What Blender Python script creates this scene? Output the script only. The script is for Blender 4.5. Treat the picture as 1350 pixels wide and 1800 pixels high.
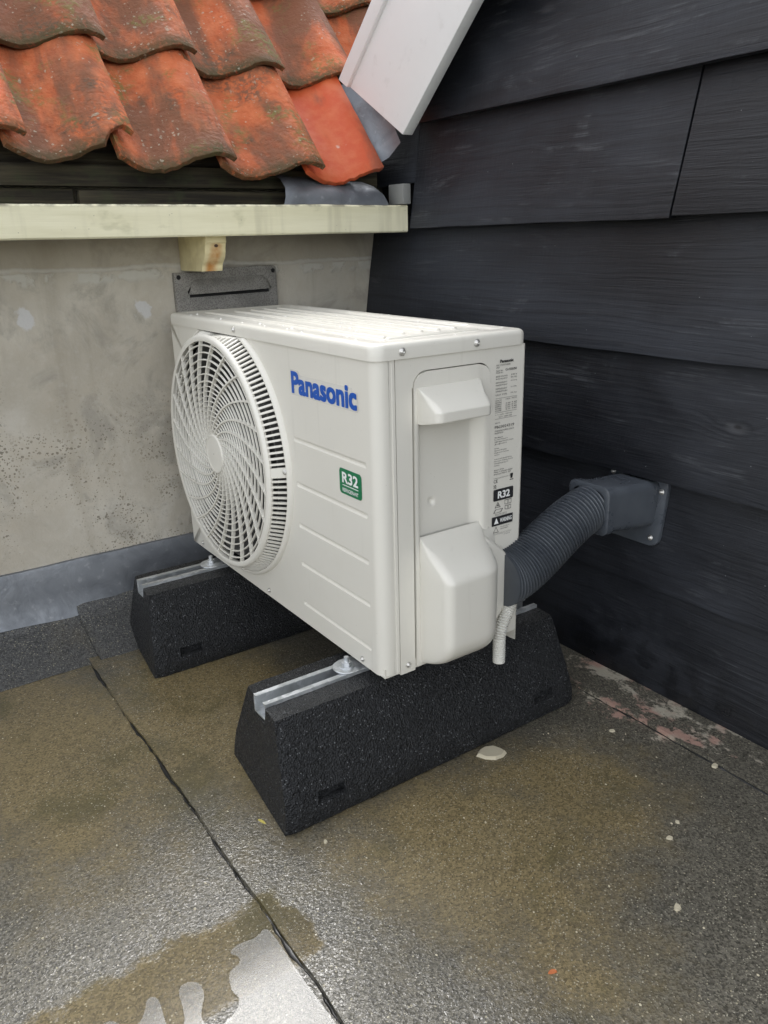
import bpy, bmesh, math, random
from mathutils import Vector, Matrix, noise as mnoise
R = math.radians
rnd = random.Random(7)
for o in list(bpy.data.objects):
    bpy.data.objects.remove(o)
sc = bpy.context.scene
col = sc.collection

# ------------------------------------------------------------------ camera
cam = bpy.data.cameras.new('camera')
cam.sensor_fit = 'VERTICAL'; cam.sensor_height = 36.0
cam.lens = 1398.83 / 1800 * 36
cam.clip_start = 0.02; cam.clip_end = 500
camo = bpy.data.objects.new('camera', cam); col.objects.link(camo)
RX = (0.5702889, 0.8210941, -0.0239800); RY = (0.2536357, -0.2037780, -0.9455916); RZ = (-0.7813062, 0.5331782, -0.3244711)
camo.matrix_world = Matrix(((RX[0], -RY[0], -RZ[0], 1.697), (RX[1], -RY[1], -RZ[1], -0.616), (RX[2], -RY[2], -RZ[2], 0.658), (0, 0, 0, 1)))
sc.camera = camo

# ------------------------------------------------------------------ sky, sun, exposure
SUN_EL, SUN_AZ = R(50.5), R(157)
world = bpy.data.worlds.new('World'); sc.world = world; world.use_nodes = True
wn = world.node_tree; wn.nodes.clear()
sky = wn.nodes.new('ShaderNodeTexSky'); sky.sky_type = 'NISHITA'; sky.sun_disc = False
sky.sun_elevation = SUN_EL; sky.sun_rotation = math.pi / 2 - SUN_AZ
sky.air_density = 1.0; sky.dust_density = 1.5; sky.ozone_density = 1.0
hs = wn.nodes.new('ShaderNodeHueSaturation'); hs.inputs['Saturation'].default_value = 0.16
bgd = wn.nodes.new('ShaderNodeBackground'); bgd.inputs['Strength'].default_value = 0.15
wo = wn.nodes.new('ShaderNodeOutputWorld')
wn.links.new(sky.outputs[0], hs.inputs['Color']); wn.links.new(hs.outputs[0], bgd.inputs['Color']); wn.links.new(bgd.outputs[0], wo.inputs[0])
sl = bpy.data.lights.new('sun', 'SUN'); sl.energy = 0.55; sl.angle = R(23); sl.color = (1.0, 0.975, 0.94)
so = bpy.data.objects.new('sun', sl); col.objects.link(so)
sdir = Vector((math.cos(SUN_EL) * math.cos(SUN_AZ), math.cos(SUN_EL) * math.sin(SUN_AZ), math.sin(SUN_EL)))
so.rotation_euler = (-sdir).to_track_quat('-Z', 'Y').to_euler(); so.location = sdir * 5
sc.view_settings.view_transform = 'Standard'; sc.view_settings.look = 'None'
sc.view_settings.gamma = 1.0; sc.view_settings.use_curve_mapping = False
sc.view_settings.exposure = 1.76
sc.cycles.max_bounces = 7; sc.cycles.diffuse_bounces = 4; sc.cycles.glossy_bounces = 3; sc.cycles.transmission_bounces = 2
sc.cycles.caustics_reflective = False; sc.cycles.caustics_refractive = False
sc.cycles.use_adaptive_sampling = True; sc.cycles.adaptive_threshold = 0.02; sc.cycles.use_denoising = True

# ------------------------------------------------------------------ material helpers
class NT:
    def __init__(s, name):
        s.m = bpy.data.materials.new(name); s.m.use_nodes = True
        s.t = s.m.node_tree; s.bsdf = s.t.nodes['Principled BSDF']
    def n(s, typ, **kw):
        nd = s.t.nodes.new('ShaderNode' + typ)
        for k, v in kw.items(): setattr(nd, k, v)
        return nd
    def l(s, a, b): s.t.links.new(a, b)
    def set(s, nd, k, v):
        if hasattr(v, 'is_output') or isinstance(v, bpy.types.NodeSocket): s.l(v, nd.inputs[k])
        else: nd.inputs[k].default_value = v
    def coord(s, kind='Object'):
        return s.n('TexCoord').outputs[kind]
    def pos(s): return s.n('NewGeometry').outputs['Position']
    def mapping(s, vec, scale=(1, 1, 1), loc=(0, 0, 0), rot=(0, 0, 0)):
        nd = s.n('Mapping'); s.l(vec, nd.inputs['Vector'])
        s.set(nd, 'Scale', scale); s.set(nd, 'Location', loc); s.set(nd, 'Rotation', rot)
        return nd.outputs[0]
    def noise(s, vec, scale, detail=4, rough=.55, dist=0):
        nd = s.n('TexNoise'); s.l(vec, nd.inputs['Vector'])
        s.set(nd, 'Scale', scale); s.set(nd, 'Detail', detail); s.set(nd, 'Roughness', rough); s.set(nd, 'Distortion', dist)
        return nd.outputs['Fac']
    def noisec(s, vec, scale, detail=3):
        nd = s.n('TexNoise'); s.l(vec, nd.inputs['Vector']); s.set(nd, 'Scale', scale); s.set(nd, 'Detail', detail)
        return nd.outputs['Color']
    def voro(s, vec, scale, out='Distance', feature='F1', rand=1.0):
        nd = s.n('TexVoronoi', feature=feature); s.l(vec, nd.inputs['Vector']); s.set(nd, 'Scale', scale); s.set(nd, 'Randomness', rand)
        return nd.outputs[out]
    def math(s, op, a, b=0.0, c=0.0, clamp=False):
        nd = s.n('Math', operation=op, use_clamp=clamp)
        for i, v in enumerate((a, b, c)): s.set(nd, i, v)
        return nd.outputs[0]
    def vmath(s, op, a, b=(0, 0, 0)):
        nd = s.n('VectorMath', operation=op); s.set(nd, 0, a); s.set(nd, 1, b)
        return nd.outputs['Vector'] if op not in ('LENGTH', 'DISTANCE', 'DOT_PRODUCT') else nd.outputs['Value']
    def ramp(s, f, a, b, v0=0.0, v1=1.0):
        nd = s.n('MapRange', interpolation_type='SMOOTHSTEP'); s.set(nd, 0, f)
        for i, v in enumerate((a, b, v0, v1)): s.set(nd, i + 1, v)
        return nd.outputs[0]
    def mix(s, f, a, b, mode='MIX'):
        nd = s.n('Mix', data_type='RGBA', blend_type=mode)
        s.set(nd, 0, f)
        for k, v in ((6, a), (7, b)):
            if isinstance(v, tuple): v = (v[0], v[1], v[2], 1)
            s.set(nd, k, v)
        return nd.outputs[2]
    def sep(s, vec):
        nd = s.n('SeparateXYZ'); s.l(vec, nd.inputs[0]); return nd.outputs
    def comb(s, x, y, z):
        nd = s.n('CombineXYZ')
        for i, v in enumerate((x, y, z)): s.set(nd, i, v)
        return nd.outputs[0]
    def rand(s): return s.n('ObjectInfo').outputs['Random']
    def bump(s, h, strength=.3, dist=.002, prev=None):
        nd = s.n('Bump'); s.l(h, nd.inputs['Height']); s.set(nd, 'Strength', strength); s.set(nd, 'Distance', dist)
        if prev is not None: s.l(prev, nd.inputs['Normal'])
        return nd.outputs[0]
    def out(s, color=None, rough=None, metal=None, normal=None, spec=None, coat=None, ior=None):
        for k, v in (('Base Color', color), ('Roughness', rough), ('Metallic', metal), ('Normal', normal), ('Specular IOR Level', spec), ('Coat Weight', coat), ('IOR', ior)):
            if v is None: continue
            if isinstance(v, tuple): v = (v[0], v[1], v[2], 1)
            s.set(s.bsdf, k, v)
        return s.m
def gauss(m, x, y, cx, cy, rx, ry):
    dx = m.math('DIVIDE', m.math('SUBTRACT', x, cx), rx); dy = m.math('DIVIDE', m.math('SUBTRACT', y, cy), ry)
    q = m.math('ADD', m.math('MULTIPLY', dx, dx), m.math('MULTIPLY', dy, dy))
    return m.math('POWER', 2.718, m.math('MULTIPLY', q, -1.0))
def add(m, *a):
    r = a[0]
    for b in a[1:]: r = m.math('ADD', r, b)
    return r

def mat_flat(name, color, rough=.5, metal=0, coat=None, bump=0, bscale=300):
    m = NT(name)
    p = m.coord()
    n = m.noise(p, 9, 4)
    c = m.mix(m.math('MULTIPLY', m.ramp(n, .35, .7), .25), color, tuple(v * .82 for v in color))
    nrm = m.bump(m.noise(p, bscale, 2), bump, .0004) if bump else None
    r = m.ramp(n, .3, .7, rough * .85, rough * 1.15)
    return m.out(c, r, metal, nrm, coat=coat)

def mat_paint_unit():
    m = NT('ivory_paint'); p = m.coord()
    n = m.noise(p, 7, 5, .6); n2 = m.noise(m.mapping(p, (60, 60, 5)), 1, 3)
    c = m.mix(m.math('MULTIPLY', m.ramp(n, .45, .75), .35), (.71, .69, .625), (.665, .64, .57))
    c = m.mix(m.math('MULTIPLY', m.ramp(n2, .62, .75), .12), c, (.45, .43, .37))
    sp = m.math('LESS_THAN', m.voro(p, 55), .035)
    c = m.mix(m.math('MULTIPLY', sp, .35), c, (.25, .2, .15))
    nrm = m.bump(m.noise(p, 700, 2), .05, .0003)
    nrm = m.bump(m.noise(p, 5, 2), .25, .002, nrm)
    m.set(m.bsdf, 'Coat Roughness', .12)
    return m.out(c, m.ramp(n, .3, .7, .3, .42), normal=nrm, coat=.25)

def mat_black_wood():
    m = NT('black_stained_wood')
    p = m.pos(); r = m.rand()
    off = m.comb(m.math('MULTIPLY', r, 37.0), 0.0, m.math('MULTIPLY', r, 11.0))
    q = m.vmath('ADD', p, off)
    # knots bend the grain
    vn = m.n('TexVoronoi'); m.l(m.mapping(q, (3.0, 0, 6.5)), vn.inputs['Vector']); m.set(vn, 'Scale', 1.0)
    kd = vn.outputs['Distance']
    knot = m.ramp(kd, .0, .30, 1.0, 0.0)
    xyz = m.sep(q)
    zz = add(m, xyz[2], m.math('MULTIPLY', knot, .022), m.math('MULTIPLY', m.math('SUBTRACT', m.noise(m.mapping(q, (1.6, 0, 4)), 1, 3), .5), .055))
    g = m.comb(m.math('MULTIPLY', xyz[0], 1.3), 0.0, m.math('MULTIPLY', zz, 95.0))
    grain = m.noise(g, 1.0, 5, .6)
    rings = m.math('SINE', add(m, m.math('MULTIPLY', zz, 520.0), m.math('MULTIPLY', grain, 6.0)))
    fine = m.noise(m.mapping(q, (14, 1, 420)), 1.0, 3)
    saw = m.noise(m.mapping(q, (160, 1, 18), rot=(0, R(18), 0)), 1.0, 2)
    cloud = m.noise(m.mapping(q, (2.2, 1, 3.4)), 1.0, 5, .6, .4)
    worn = m.math('MULTIPLY', m.ramp(m.noise(m.mapping(q, (5, 1, 13)), 1.0, 6, .65, .8), .52, .70), m.ramp(grain, .42, .62))
    c = m.mix(m.ramp(cloud, .32, .72), (.0050, .0059, .0086), (.029, .0325, .041))
    c = m.mix(m.math('MULTIPLY', m.ramp(grain, .45, .7), .45), c, (.0055, .006, .008))
    c = m.mix(m.math('MULTIPLY', m.math('MULTIPLY', worn, m.ramp(fine, .35, .65)), .75), c, (.085, .09, .10))
    c = m.mix(m.math('MULTIPLY', m.ramp(kd, .03, .085, 1, 0), .75), c, (.042, .044, .049))
    c = m.mix(m.math('MULTIPLY', m.ramp(kd, .012, .03, 1, 0), .9), c, (.006, .006, .007))
    spk = m.math('MULTIPLY', m.math('LESS_THAN', m.voro(q, 26), .028), .5)
    c = m.mix(spk, c, (.22, .22, .23))
    wet = m.math('MULTIPLY', m.ramp(m.sep(p)[2], -.19, .0, 1, 0), m.ramp(m.noise(p, 30, 4), .45, .6))
    c = m.mix(m.math('MULTIPLY', wet, .8), c, (.006, .0065, .008))
    b = m.bump(fine, .5, .0014)
    b = m.bump(rings, .10, .0005, b)
    b = m.bump(grain, .5, .003, b)
    b = m.bump(saw, .30, .0014, b)
    b = m.bump(m.ramp(kd, .0, .09, 0, 1), .6, .004, b)
    ro = m.math('SUBTRACT', m.ramp(cloud, .3, .7, .42, .62), m.math('MULTIPLY', wet, .18))
    return m.out(c, ro, normal=b, spec=.40)

def mat_plaster():
    m = NT('weathered_plaster'); p = m.pos(); xyz = m.sep(p); y, z = xyz[1], xyz[2]
    n1 = m.noise(p, 3.2, 6, .6, .3); n2 = m.noise(p, 14, 5, .6); n3 = m.noise(p, 70, 4)
    st = m.noise(m.mapping(p, (1, 16, 1.4)), 1.0, 5, .6, .3)
    c = m.mix(m.ramp(n1, .32, .68), (.43, .395, .33), (.60, .565, .49))
    c = m.mix(m.math('MULTIPLY', m.ramp(n2, .45, .72), .45), c, (.46, .41, .33))
    c = m.mix(m.math('MULTIPLY', m.ramp(st, .5, .75), .5), c, (.32, .285, .225))
    c = m.mix(m.math('MULTIPLY', m.ramp(n3, .5, .8), .25), c, (.58, .57, .53))
    n5 = m.noise(p, 7, 6, .7, .6)
    c = m.mix(m.math('MULTIPLY', m.ramp(n5, .46, .64), .72), c, (.315, .295, .255))
    c = m.mix(m.math('MULTIPLY', m.ramp(m.noise(m.vmath('ADD', p, (3, 3, 3)), 5, 6, .7, .5), .52, .68), .4), c, (.60, .58, .53))
    # upper band above the crack is darker mortar
    crk = add(m, z, m.math('MULTIPLY', m.math('SUBTRACT', m.noise(p, 9, 4), .5), .03))
    up = m.ramp(crk, .612, .618)
    c = m.mix(m.math('MULTIPLY', up, .5), c, (.33, .295, .23))
    ln = m.math('SUBTRACT', m.ramp(crk, .607, .612), m.ramp(crk, .614, .620))
    c = m.mix(m.math('MULTIPLY', ln, .5), c, (.55, .54, .50))
    chip = m.math('MULTIPLY', m.math('MULTIPLY', m.ramp(add(m, crk, m.math('MULTIPLY', m.math('SUBTRACT', n2, .5), .03)), .578, .590), m.ramp(crk, .605, .608, 1, 0)), m.ramp(m.noise(p, 13, 5, .6), .48, .54))
    c = m.mix(m.math('MULTIPLY', chip, .75), c, (.56, .55, .50))
    # mottled darker tone towards the clad wall corner
    corner_tone = m.math('MULTIPLY', m.ramp(y, .28, .50), m.ramp(n1, .35, .6))
    c = m.mix(m.math('MULTIPLY', corner_tone, .45), c, (.20, .19, .155))
    # filler patches
    for cy, cz in ((-.271, .52), (-.026, .523)):
        d = m.vmath('LENGTH', m.vmath('MULTIPLY', m.vmath('SUBTRACT', p, (-.084, cy, cz)), (0, 1, .9)))
        d = add(m, d, m.math('MULTIPLY', m.math('SUBTRACT', m.noise(p, 45, 4), .5), .045))
        c = m.mix(m.math('MULTIPLY', m.ramp(d, .013, .02, 1, 0), .85), c, (.60, .60, .60))
    # algae dots
    def dots(scale, thr):
        vn = m.n('TexVoronoi'); m.l(m.vmath('ADD', p, m.vmath('MULTIPLY', m.noisec(p, 120), (.004, .004, .004))), vn.inputs['Vector']); m.set(vn, 'Scale', scale)
        rr = m.sep(vn.outputs['Color'])[0]
        lim = m.math('MULTIPLY', rr, thr)
        return m.math('LESS_THAN', vn.outputs['Distance'], lim)
    msk = m.math('MULTIPLY', m.ramp(z, .42, .22), m.ramp(m.noise(p, 6.5, 3), .36, .54))
    gsk = add(m, msk, m.math('MULTIPLY', m.ramp(z, .50, .40), m.ramp(m.noise(m.mapping(p, (1, 9, 2)), 1, 3), .55, .68)))
    gsk = m.math('MINIMUM', m.math('MULTIPLY', gsk, m.ramp(n2, .35, .55, .5, 1.0)), 1.0)
    d1 = m.math('MULTIPLY', m.math('MAXIMUM', dots(120, .40), dots(230, .42)), gsk)
    c = m.mix(m.math('MULTIPLY', d1, .78), c, (.17, .148, .112))
    b = m.bump(n3, .35, .002); b = m.bump(n2, .4, .006, b); b = m.bump(m.noise(p, 260, 2), .3, .0008, b)
    b = m.bump(m.math('MAXIMUM', ln, chip), .5, .004, b)
    return m.out(c, .9, normal=b, spec=.25)

def mat_cream():
    m = NT('cream_paint'); p = m.pos()
    n = m.noise(m.mapping(p, (8, 3, 30)), 1.0, 5, .6); st = m.noise(m.mapping(p, (4, 26, 3)), 1.0, 4)
    c = m.mix(m.ramp(n, .35, .7), (.80, .765, .56), (.70, .665, .46))
    c = m.mix(m.math('MULTIPLY', m.ramp(st, .52, .72), .4), c, (.47, .44, .30))
    gr = m.ramp(m.noise(m.mapping(p, (3, 9, 18)), 1.0, 5), .58, .72)
    c = m.mix(m.math('MULTIPLY', gr, .45), c, (.33, .32, .17))
    z = m.sep(p)[2]
    c = m.mix(m.math('MULTIPLY', m.ramp(z, .724, .731), m.ramp(m.noise(p, 26, 4), .4, .6)), c, (.22, .20, .14))
    dt = m.math('LESS_THAN', m.voro(p, 60), .05)
    c = m.mix(m.math('MULTIPLY', dt, .6), c, (.14, .13, .08))
    b = m.bump(m.noise(m.mapping(p, (30, 6, 260)), 1.0, 3), .3, .0012); b = m.bump(n, .2, .003, b)
    return m.out(c, .55, normal=b)

def mat_tile():
    m = NT('old_terracotta'); o = m.coord(); r = m.rand()
    q = m.vmath('ADD', o, m.comb(m.math('MULTIPLY', r, 13.0), m.math('MULTIPLY', r, 29.0), m.math('MULTIPLY', r, 7.0)))
    n1 = m.noise(m.mapping(q, (7, 2.6, 7)), 1.0, 5, .6, .5); n2 = m.noise(q, 28, 5, .65); n3 = m.noise(q, 110, 3)
    n4 = m.noise(q, 8, 4)
    base = m.mix(r, (.52, .108, .034), (.41, .098, .034))
    c = m.mix(m.ramp(n2, .3, .75), base, (.55, .165, .068))
    c = m.mix(m.math('MULTIPLY', m.ramp(n1, .42, .59), .80), c, (.115, .066, .040))
    c = m.mix(m.math('MULTIPLY', m.math('MULTIPLY', m.ramp(n4, .52, .66), m.ramp(n3, .35, .6)), .7), c, (.085, .072, .05))
    mo = m.math('MULTIPLY', m.ramp(m.noise(m.vmath('ADD', q, (5, 5, 5)), 11, 4), .54, .68), m.ramp(n3, .38, .6))
    c = m.mix(m.math('MULTIPLY', mo, .75), c, (.16, .15, .045))
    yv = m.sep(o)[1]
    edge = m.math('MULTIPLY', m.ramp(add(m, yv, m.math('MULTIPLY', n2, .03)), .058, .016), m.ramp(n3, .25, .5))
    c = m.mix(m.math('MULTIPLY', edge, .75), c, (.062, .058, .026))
    vn = m.n('TexVoronoi'); m.l(m.vmath('ADD', q, m.vmath('MULTIPLY', m.noisec(q, 90), (.012, .012, .012))), vn.inputs['Vector']); m.set(vn, 'Scale', 130)
    lim = m.math('MULTIPLY', m.math('SUBTRACT', m.sep(vn.outputs['Color'])[0], .45), .75)
    lich = m.math('MULTIPLY', m.math('LESS_THAN', vn.outputs['Distance'], lim), m.ramp(m.noise(q, 12, 3), .46, .58))
    c = m.mix(m.math('MULTIPLY', m.math('MULTIPLY', lich, m.ramp(n3, .35, .6)), .6), c, (.42, .40, .31))
    vb = m.n('TexVoronoi'); m.l(m.vmath('ADD', q, m.vmath('MULTIPLY', m.noisec(q, 60), (.03, .03, .03))), vb.inputs['Vector']); m.set(vb, 'Scale', 42)
    lim2 = m.math('MULTIPLY', m.math('SUBTRACT', m.sep(vb.outputs['Color'])[0], .72), .9)
    l2 = m.math('MULTIPLY', m.math('LESS_THAN', vb.outputs['Distance'], lim2), m.ramp(n3, .40, .55))
    c = m.mix(m.math('MULTIPLY', l2, .42), c, (.36, .36, .27))
    pit = m.voro(q, 240)
    b = m.bump(n3, .8, .004); b = m.bump(n2, .7, .007, b); b = m.bump(pit, .3, .0008, b); b = m.bump(lich, .35, .0012, b)
    return m.out(c, m.ramp(n4, .35, .65, .68, .9), normal=b, spec=.28)

def mat_new_tile():
    m = NT('clean_terracotta'); q = m.coord()
    n1 = m.noise(m.mapping(q, (9, 3, 9)), 1.0, 5, .6, .4); n2 = m.noise(q, 30, 5); 
    c = m.mix(m.ramp(n2, .35, .7), (.52, .085, .028), (.56, .13, .05))
    c = m.mix(m.math('MULTIPLY', m.ramp(n1, .54, .68), .6), c, (.17, .075, .05))
    c = m.mix(m.math('MULTIPLY', m.ramp(m.noise(q, 16, 3), .66, .72), .8), c, (.6, .55, .48))
    b = m.bump(m.noise(q, 120, 3), .3, .0012); b = m.bump(n2, .35, .003, b)
    return m.out(c, m.ramp(n1, .4, .6, .4, .6), normal=b, spec=.3)

def mat_lead():
    m = NT('sheet_lead'); p = m.pos()
    n = m.noise(p, 11, 5, .6, .8); n2 = m.noise(p, 60, 4)
    c = m.mix(m.ramp(n, .3, .7), (.155, .168, .188), (.235, .25, .272))
    c = m.mix(m.math('MULTIPLY', m.ramp(n2, .58, .75), .4), c, (.42, .43, .44))
    b = m.bump(n, .35, .006); b = m.bump(n2, .15, .001, b)
    return m.out(c, m.ramp(n2, .3, .7, .36, .56), metal=.45, normal=b)

FILM_D = .0016
def mat_felt(light=False):
    m = NT('light_mineral_felt' if light else 'wet_mineral_felt'); p = m.pos(); xyz = m.sep(p); x, y = xyz[0], xyz[1]
    n1 = m.noise(p, 4.5, 5, .6, .4); n2 = m.noise(p, 16, 4); n3 = m.noise(p, 90, 3)
    if light:
        br = m.math('MULTIPLY', m.ramp(n1, .45, .7), .2)
    else:
        zone = add(m, gauss(m, x, y, .30, -.46, .42, .16), gauss(m, x, y, .42, -.12, .35, .17), gauss(m, x, y, .98, .05, .17, .19),
                   m.math('MULTIPLY', gauss(m, x, y, 1.0, .28, .14, .12), .45), m.math('MULTIPLY', gauss(m, x, y, 1.25, -.02, .12, .12), .4))
        band = m.math('MULTIPLY', m.math('MULTIPLY', m.ramp(add(m, x, m.math('MULTIPLY', m.math('SUBTRACT', n2, .5), .07), m.math('MULTIPLY', m.math('SUBTRACT', m.noise(p, 60, 3), .5), .03)), .868, .915), m.ramp(add(m, y, m.math('MULTIPLY', m.math('SUBTRACT', n2, .5), .08)), -.245, -.265)), m.ramp(x, 1.02, 1.0))
        zone = m.math('MINIMUM', m.math('MAXIMUM', m.math('MULTIPLY', zone, m.ramp(n1, .2, .55, .55, 1.15)), band), 1.0)
        br = m.ramp(add(m, zone, m.math('MULTIPLY', m.math('SUBTRACT', n2, .5), .7), m.math('MULTIPLY', m.math('SUBTRACT', n3, .5), .3)), .10, .82)
    vn = m.n('TexVoronoi'); m.l(p, vn.inputs['Vector']); m.set(vn, 'Scale', 420)
    vr = m.sep(vn.outputs['Color'])
    grey = m.mix(vr[0], (.036, .033, .025), (.165, .152, .120))
    if light: grey = m.mix(vr[0], (.026, .027, .028), (.12, .12, .118))
    brown = m.mix(vr[1], (.094, .072, .033), (.265, .205, .100))
    brown = m.mix(m.math('MULTIPLY', m.ramp(m.noise(p, 7, 4), .5, .7), .7), brown, (.075, .066, .024))
    c = m.mix(br, grey, brown)
    c = m.mix(m.math('MULTIPLY', m.ramp(n1, .55, .75), .35), c, (.03, .028, .02))
    if not light: c = m.mix(m.math('MULTIPLY', band, .38), c, (.045, .036, .016))  # wet brown band; its dark tone also paints in the roof's reflection
    # pale granules
    sp = m.math('MULTIPLY', m.math('GREATER_THAN', vr[2], .955), m.math('LESS_THAN', vn.outputs['Distance'], .42))
    c = m.mix(m.math('MULTIPLY', sp, .75), c, (.40, .38, .30))
    vs2 = m.n('TexVoronoi'); m.l(p, vs2.inputs['Vector']); m.set(vs2, 'Scale', 230)
    v2 = m.sep(vs2.outputs['Color'])
    sp2 = m.math('MULTIPLY', m.math('LESS_THAN', vs2.outputs['Distance'], m.math('MULTIPLY', v2[0], .33)), m.math('GREATER_THAN', v2[1], .72))
    c = m.mix(m.math('MULTIPLY', sp2, .7), c, (.42, .38, .27))
    # mortar and paint residue by the clad wall
    rs = m.math('MULTIPLY', m.math('MULTIPLY', m.ramp(y, .37, .50), m.ramp(x, .66, .74)), m.ramp(x, 1.20, 1.02))
    rn = add(m, m.noise(m.mapping(p, (15, 21, 10)), 1.0, 6, .72, .2), m.math('MULTIPLY', m.noise(p, 160, 3), .16))
    rmask = m.math('MULTIPLY', m.ramp(add(m, rn, m.math('MULTIPLY', rs, .16)), .71, .79), m.ramp(rs, .15, .5))
    pink = m.mix(m.ramp(m.noise(p, 18, 2), .42, .6), (.50, .46, .37), (.48, .30, .24))
    c = m.mix(m.math('MULTIPLY', rmask, .8), c, pink)
    b = m.bump(vn.outputs['Distance'], .5, .0010)
    b = m.bump(n3, .4, .0025, b)
    if light: return m.out(c, .55, normal=b)
    # film of rain water: wrinkled over the bare granules, still over the algae
    film = m.math('MULTIPLY', m.ramp(m.noise(p, 5, 4), .30, .50, .55, 1.0), m.math('SUBTRACT', 1.0, m.math('MULTIPLY', band, .88)))
    wr = m.noise(m.mapping(p, (1.5, 1.0, 1), rot=(0, 0, R(-35))), 150, 2, .5, .7)
    calm = m.math('SUBTRACT', 1.0, m.math('MULTIPLY', br, .82))
    cb = m.n('Bump'); m.l(wr, cb.inputs['Height']); m.set(cb, 'Distance', FILM_D); m.l(calm, cb.inputs['Strength'])
    m.l(film, m.bsdf.inputs['Coat Weight']); m.set(m.bsdf, 'Coat IOR', 1.45); m.set(m.bsdf, 'Coat Roughness', .10); m.l(cb.outputs[0], m.bsdf.inputs['Coat Normal'])
    return m.out(c, m.math('ADD', m.math('MULTIPLY', br, .2), .42), normal=b, spec=.35)

def mat_rubber():
    m = NT('recycled_rubber'); p = m.coord()
    vn = m.n('TexVoronoi'); m.l(p, vn.inputs['Vector']); m.set(vn, 'Scale', 330)
    vr = m.sep(vn.outputs['Color'])
    c = m.mix(vr[0], (.0055, .006, .007), (.022, .0235, .026))
    sp = m.math('MULTIPLY', m.math('GREATER_THAN', vr[1], .93), m.math('LESS_THAN', vn.outputs['Distance'], .38))
    c = m.mix(m.math('MULTIPLY', sp, .6), c, (.22, .23, .24))
    n = m.noise(p, 8, 4); up = m.sep(m.n('NewGeometry').outputs['Normal'])[2]
    dust = m.math('MULTIPLY', m.ramp(n, .35, .65), m.ramp(up, .6, .95))
    c = m.mix(m.math('MULTIPLY', dust, .4), c, (.085, .085, .082))
    b = m.bump(vn.outputs['Distance'], .9, .0030); b = m.bump(m.noise(p, 200, 3), .8, .0030, b)
    return m.out(c, m.ramp(vr[2], 0, 1, .34, .7), normal=b, spec=.36)

def mat_galv():
    m = NT('galvanised_steel'); p = m.coord()
    v = m.voro(p, 130, 'Color'); s_ = m.sep(v)[0]
    c = m.mix(s_, (.55, .58, .60), (.74, .76, .78))
    c = m.mix(m.math('MULTIPLY', m.ramp(m.noise(p, 30, 4), .5, .7), .45), c, (.42, .43, .42))
    return m.out(c, m.ramp(s_, 0, 1, .34, .55), metal=.75, normal=m.bump(m.noise(p, 200, 2), .1, .0005))

def mat_dark_timber():
    m = NT('old_dark_timber'); p = m.pos(); r = m.rand()
    q = m.vmath('ADD', p, m.comb(0.0, m.math('MULTIPLY', r, 9.0), m.math('MULTIPLY', r, 5.0)))
    g = m.noise(m.mapping(q, (20, 3, 70)), 1.0, 5, .65)
    c = m.mix(m.ramp(g, .35, .68), (.022, .018, .012), (.085, .072, .042))
    c = m.mix(m.math('MULTIPLY', m.ramp(m.noise(q, 20, 4), .5, .68), .5), c, (.05, .06, .025))
    return m.out(c, .85, normal=m.bump(g, .7, .005))

def mat_concrete_plate():
    m = NT('grey_cement_plate'); p = m.pos()
    n = m.noise(p, 15, 4); v = m.voro(p, 330)
    c = m.mix(m.ramp(v, .1, .6), (.13, .125, .115), (.28, .27, .25))
    c = m.mix(m.math('MULTIPLY', m.ramp(n, .4, .65), .4), c, (.13, .125, .115))
    return m.out(c, .85, normal=m.bump(v, .6, .0015))

def mat_corbel():
    m = NT('rust_streaked_cream_paint'); p = m.pos(); y = m.sep(p)[1]; z = m.sep(p)[2]; x = m.sep(p)[0]
    n = m.noise(p, 30, 4)
    c = m.mix(m.ramp(n, .4, .7), (.74, .66, .40), (.62, .54, .31))
    yy = m.math('ABSOLUTE', add(m, y, -.0925, m.math('MULTIPLY', m.math('SUBTRACT', .66, z), .12), m.math('MULTIPLY', m.math('SUBTRACT', m.noise(p, 40, 3), .5), .012)))
    ru = m.math('MULTIPLY', m.math('MULTIPLY', m.ramp(yy, .019, .003), m.ramp(z, .662, .652)), m.ramp(x, .0, .03))
    c = m.mix(m.math('MULTIPLY', ru, m.ramp(n, .3, .6, .45, .95)), c, (.46, .19, .03))
    nail = m.vmath('LENGTH', m.vmath('MULTIPLY', m.vmath('SUBTRACT', p, (0, .092, .653)), (0, 1, 1.4)))
    c = m.mix(m.ramp(nail, .0055, .0035), c, (.06, .03, .015))
    return m.out(c, .6, normal=m.bump(n, .2, .001))

def mat_white_board():
    m = NT('white_board_paint'); p = m.pos(); n = m.noise(p, 6, 4)
    c = m.mix(m.math('MULTIPLY', m.ramp(n, .4, .7), .3), (.83, .85, .85), (.77, .79, .79))
    c = m.mix(m.math('MULTIPLY', m.ramp(m.noise(m.mapping(p, (30, 5, 30)), 1, 4), .6, .75), .2), c, (.55, .56, .54))
    return m.out(c, .35, normal=m.bump(m.noise(p, 90, 2), .05, .001))

def mat_plate_black():
    m = NT('anthracite_plastic'); p = m.coord(); n = m.noise(p, 14, 4)
    c = m.mix(m.ramp(n, .35, .7), (.062, .071, .085), (.086, .097, .112))
    return m.out(c, m.ramp(n, .3, .7, .24, .36), normal=m.bump(m.noise(p, 500, 2), .05, .0003))

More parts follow.
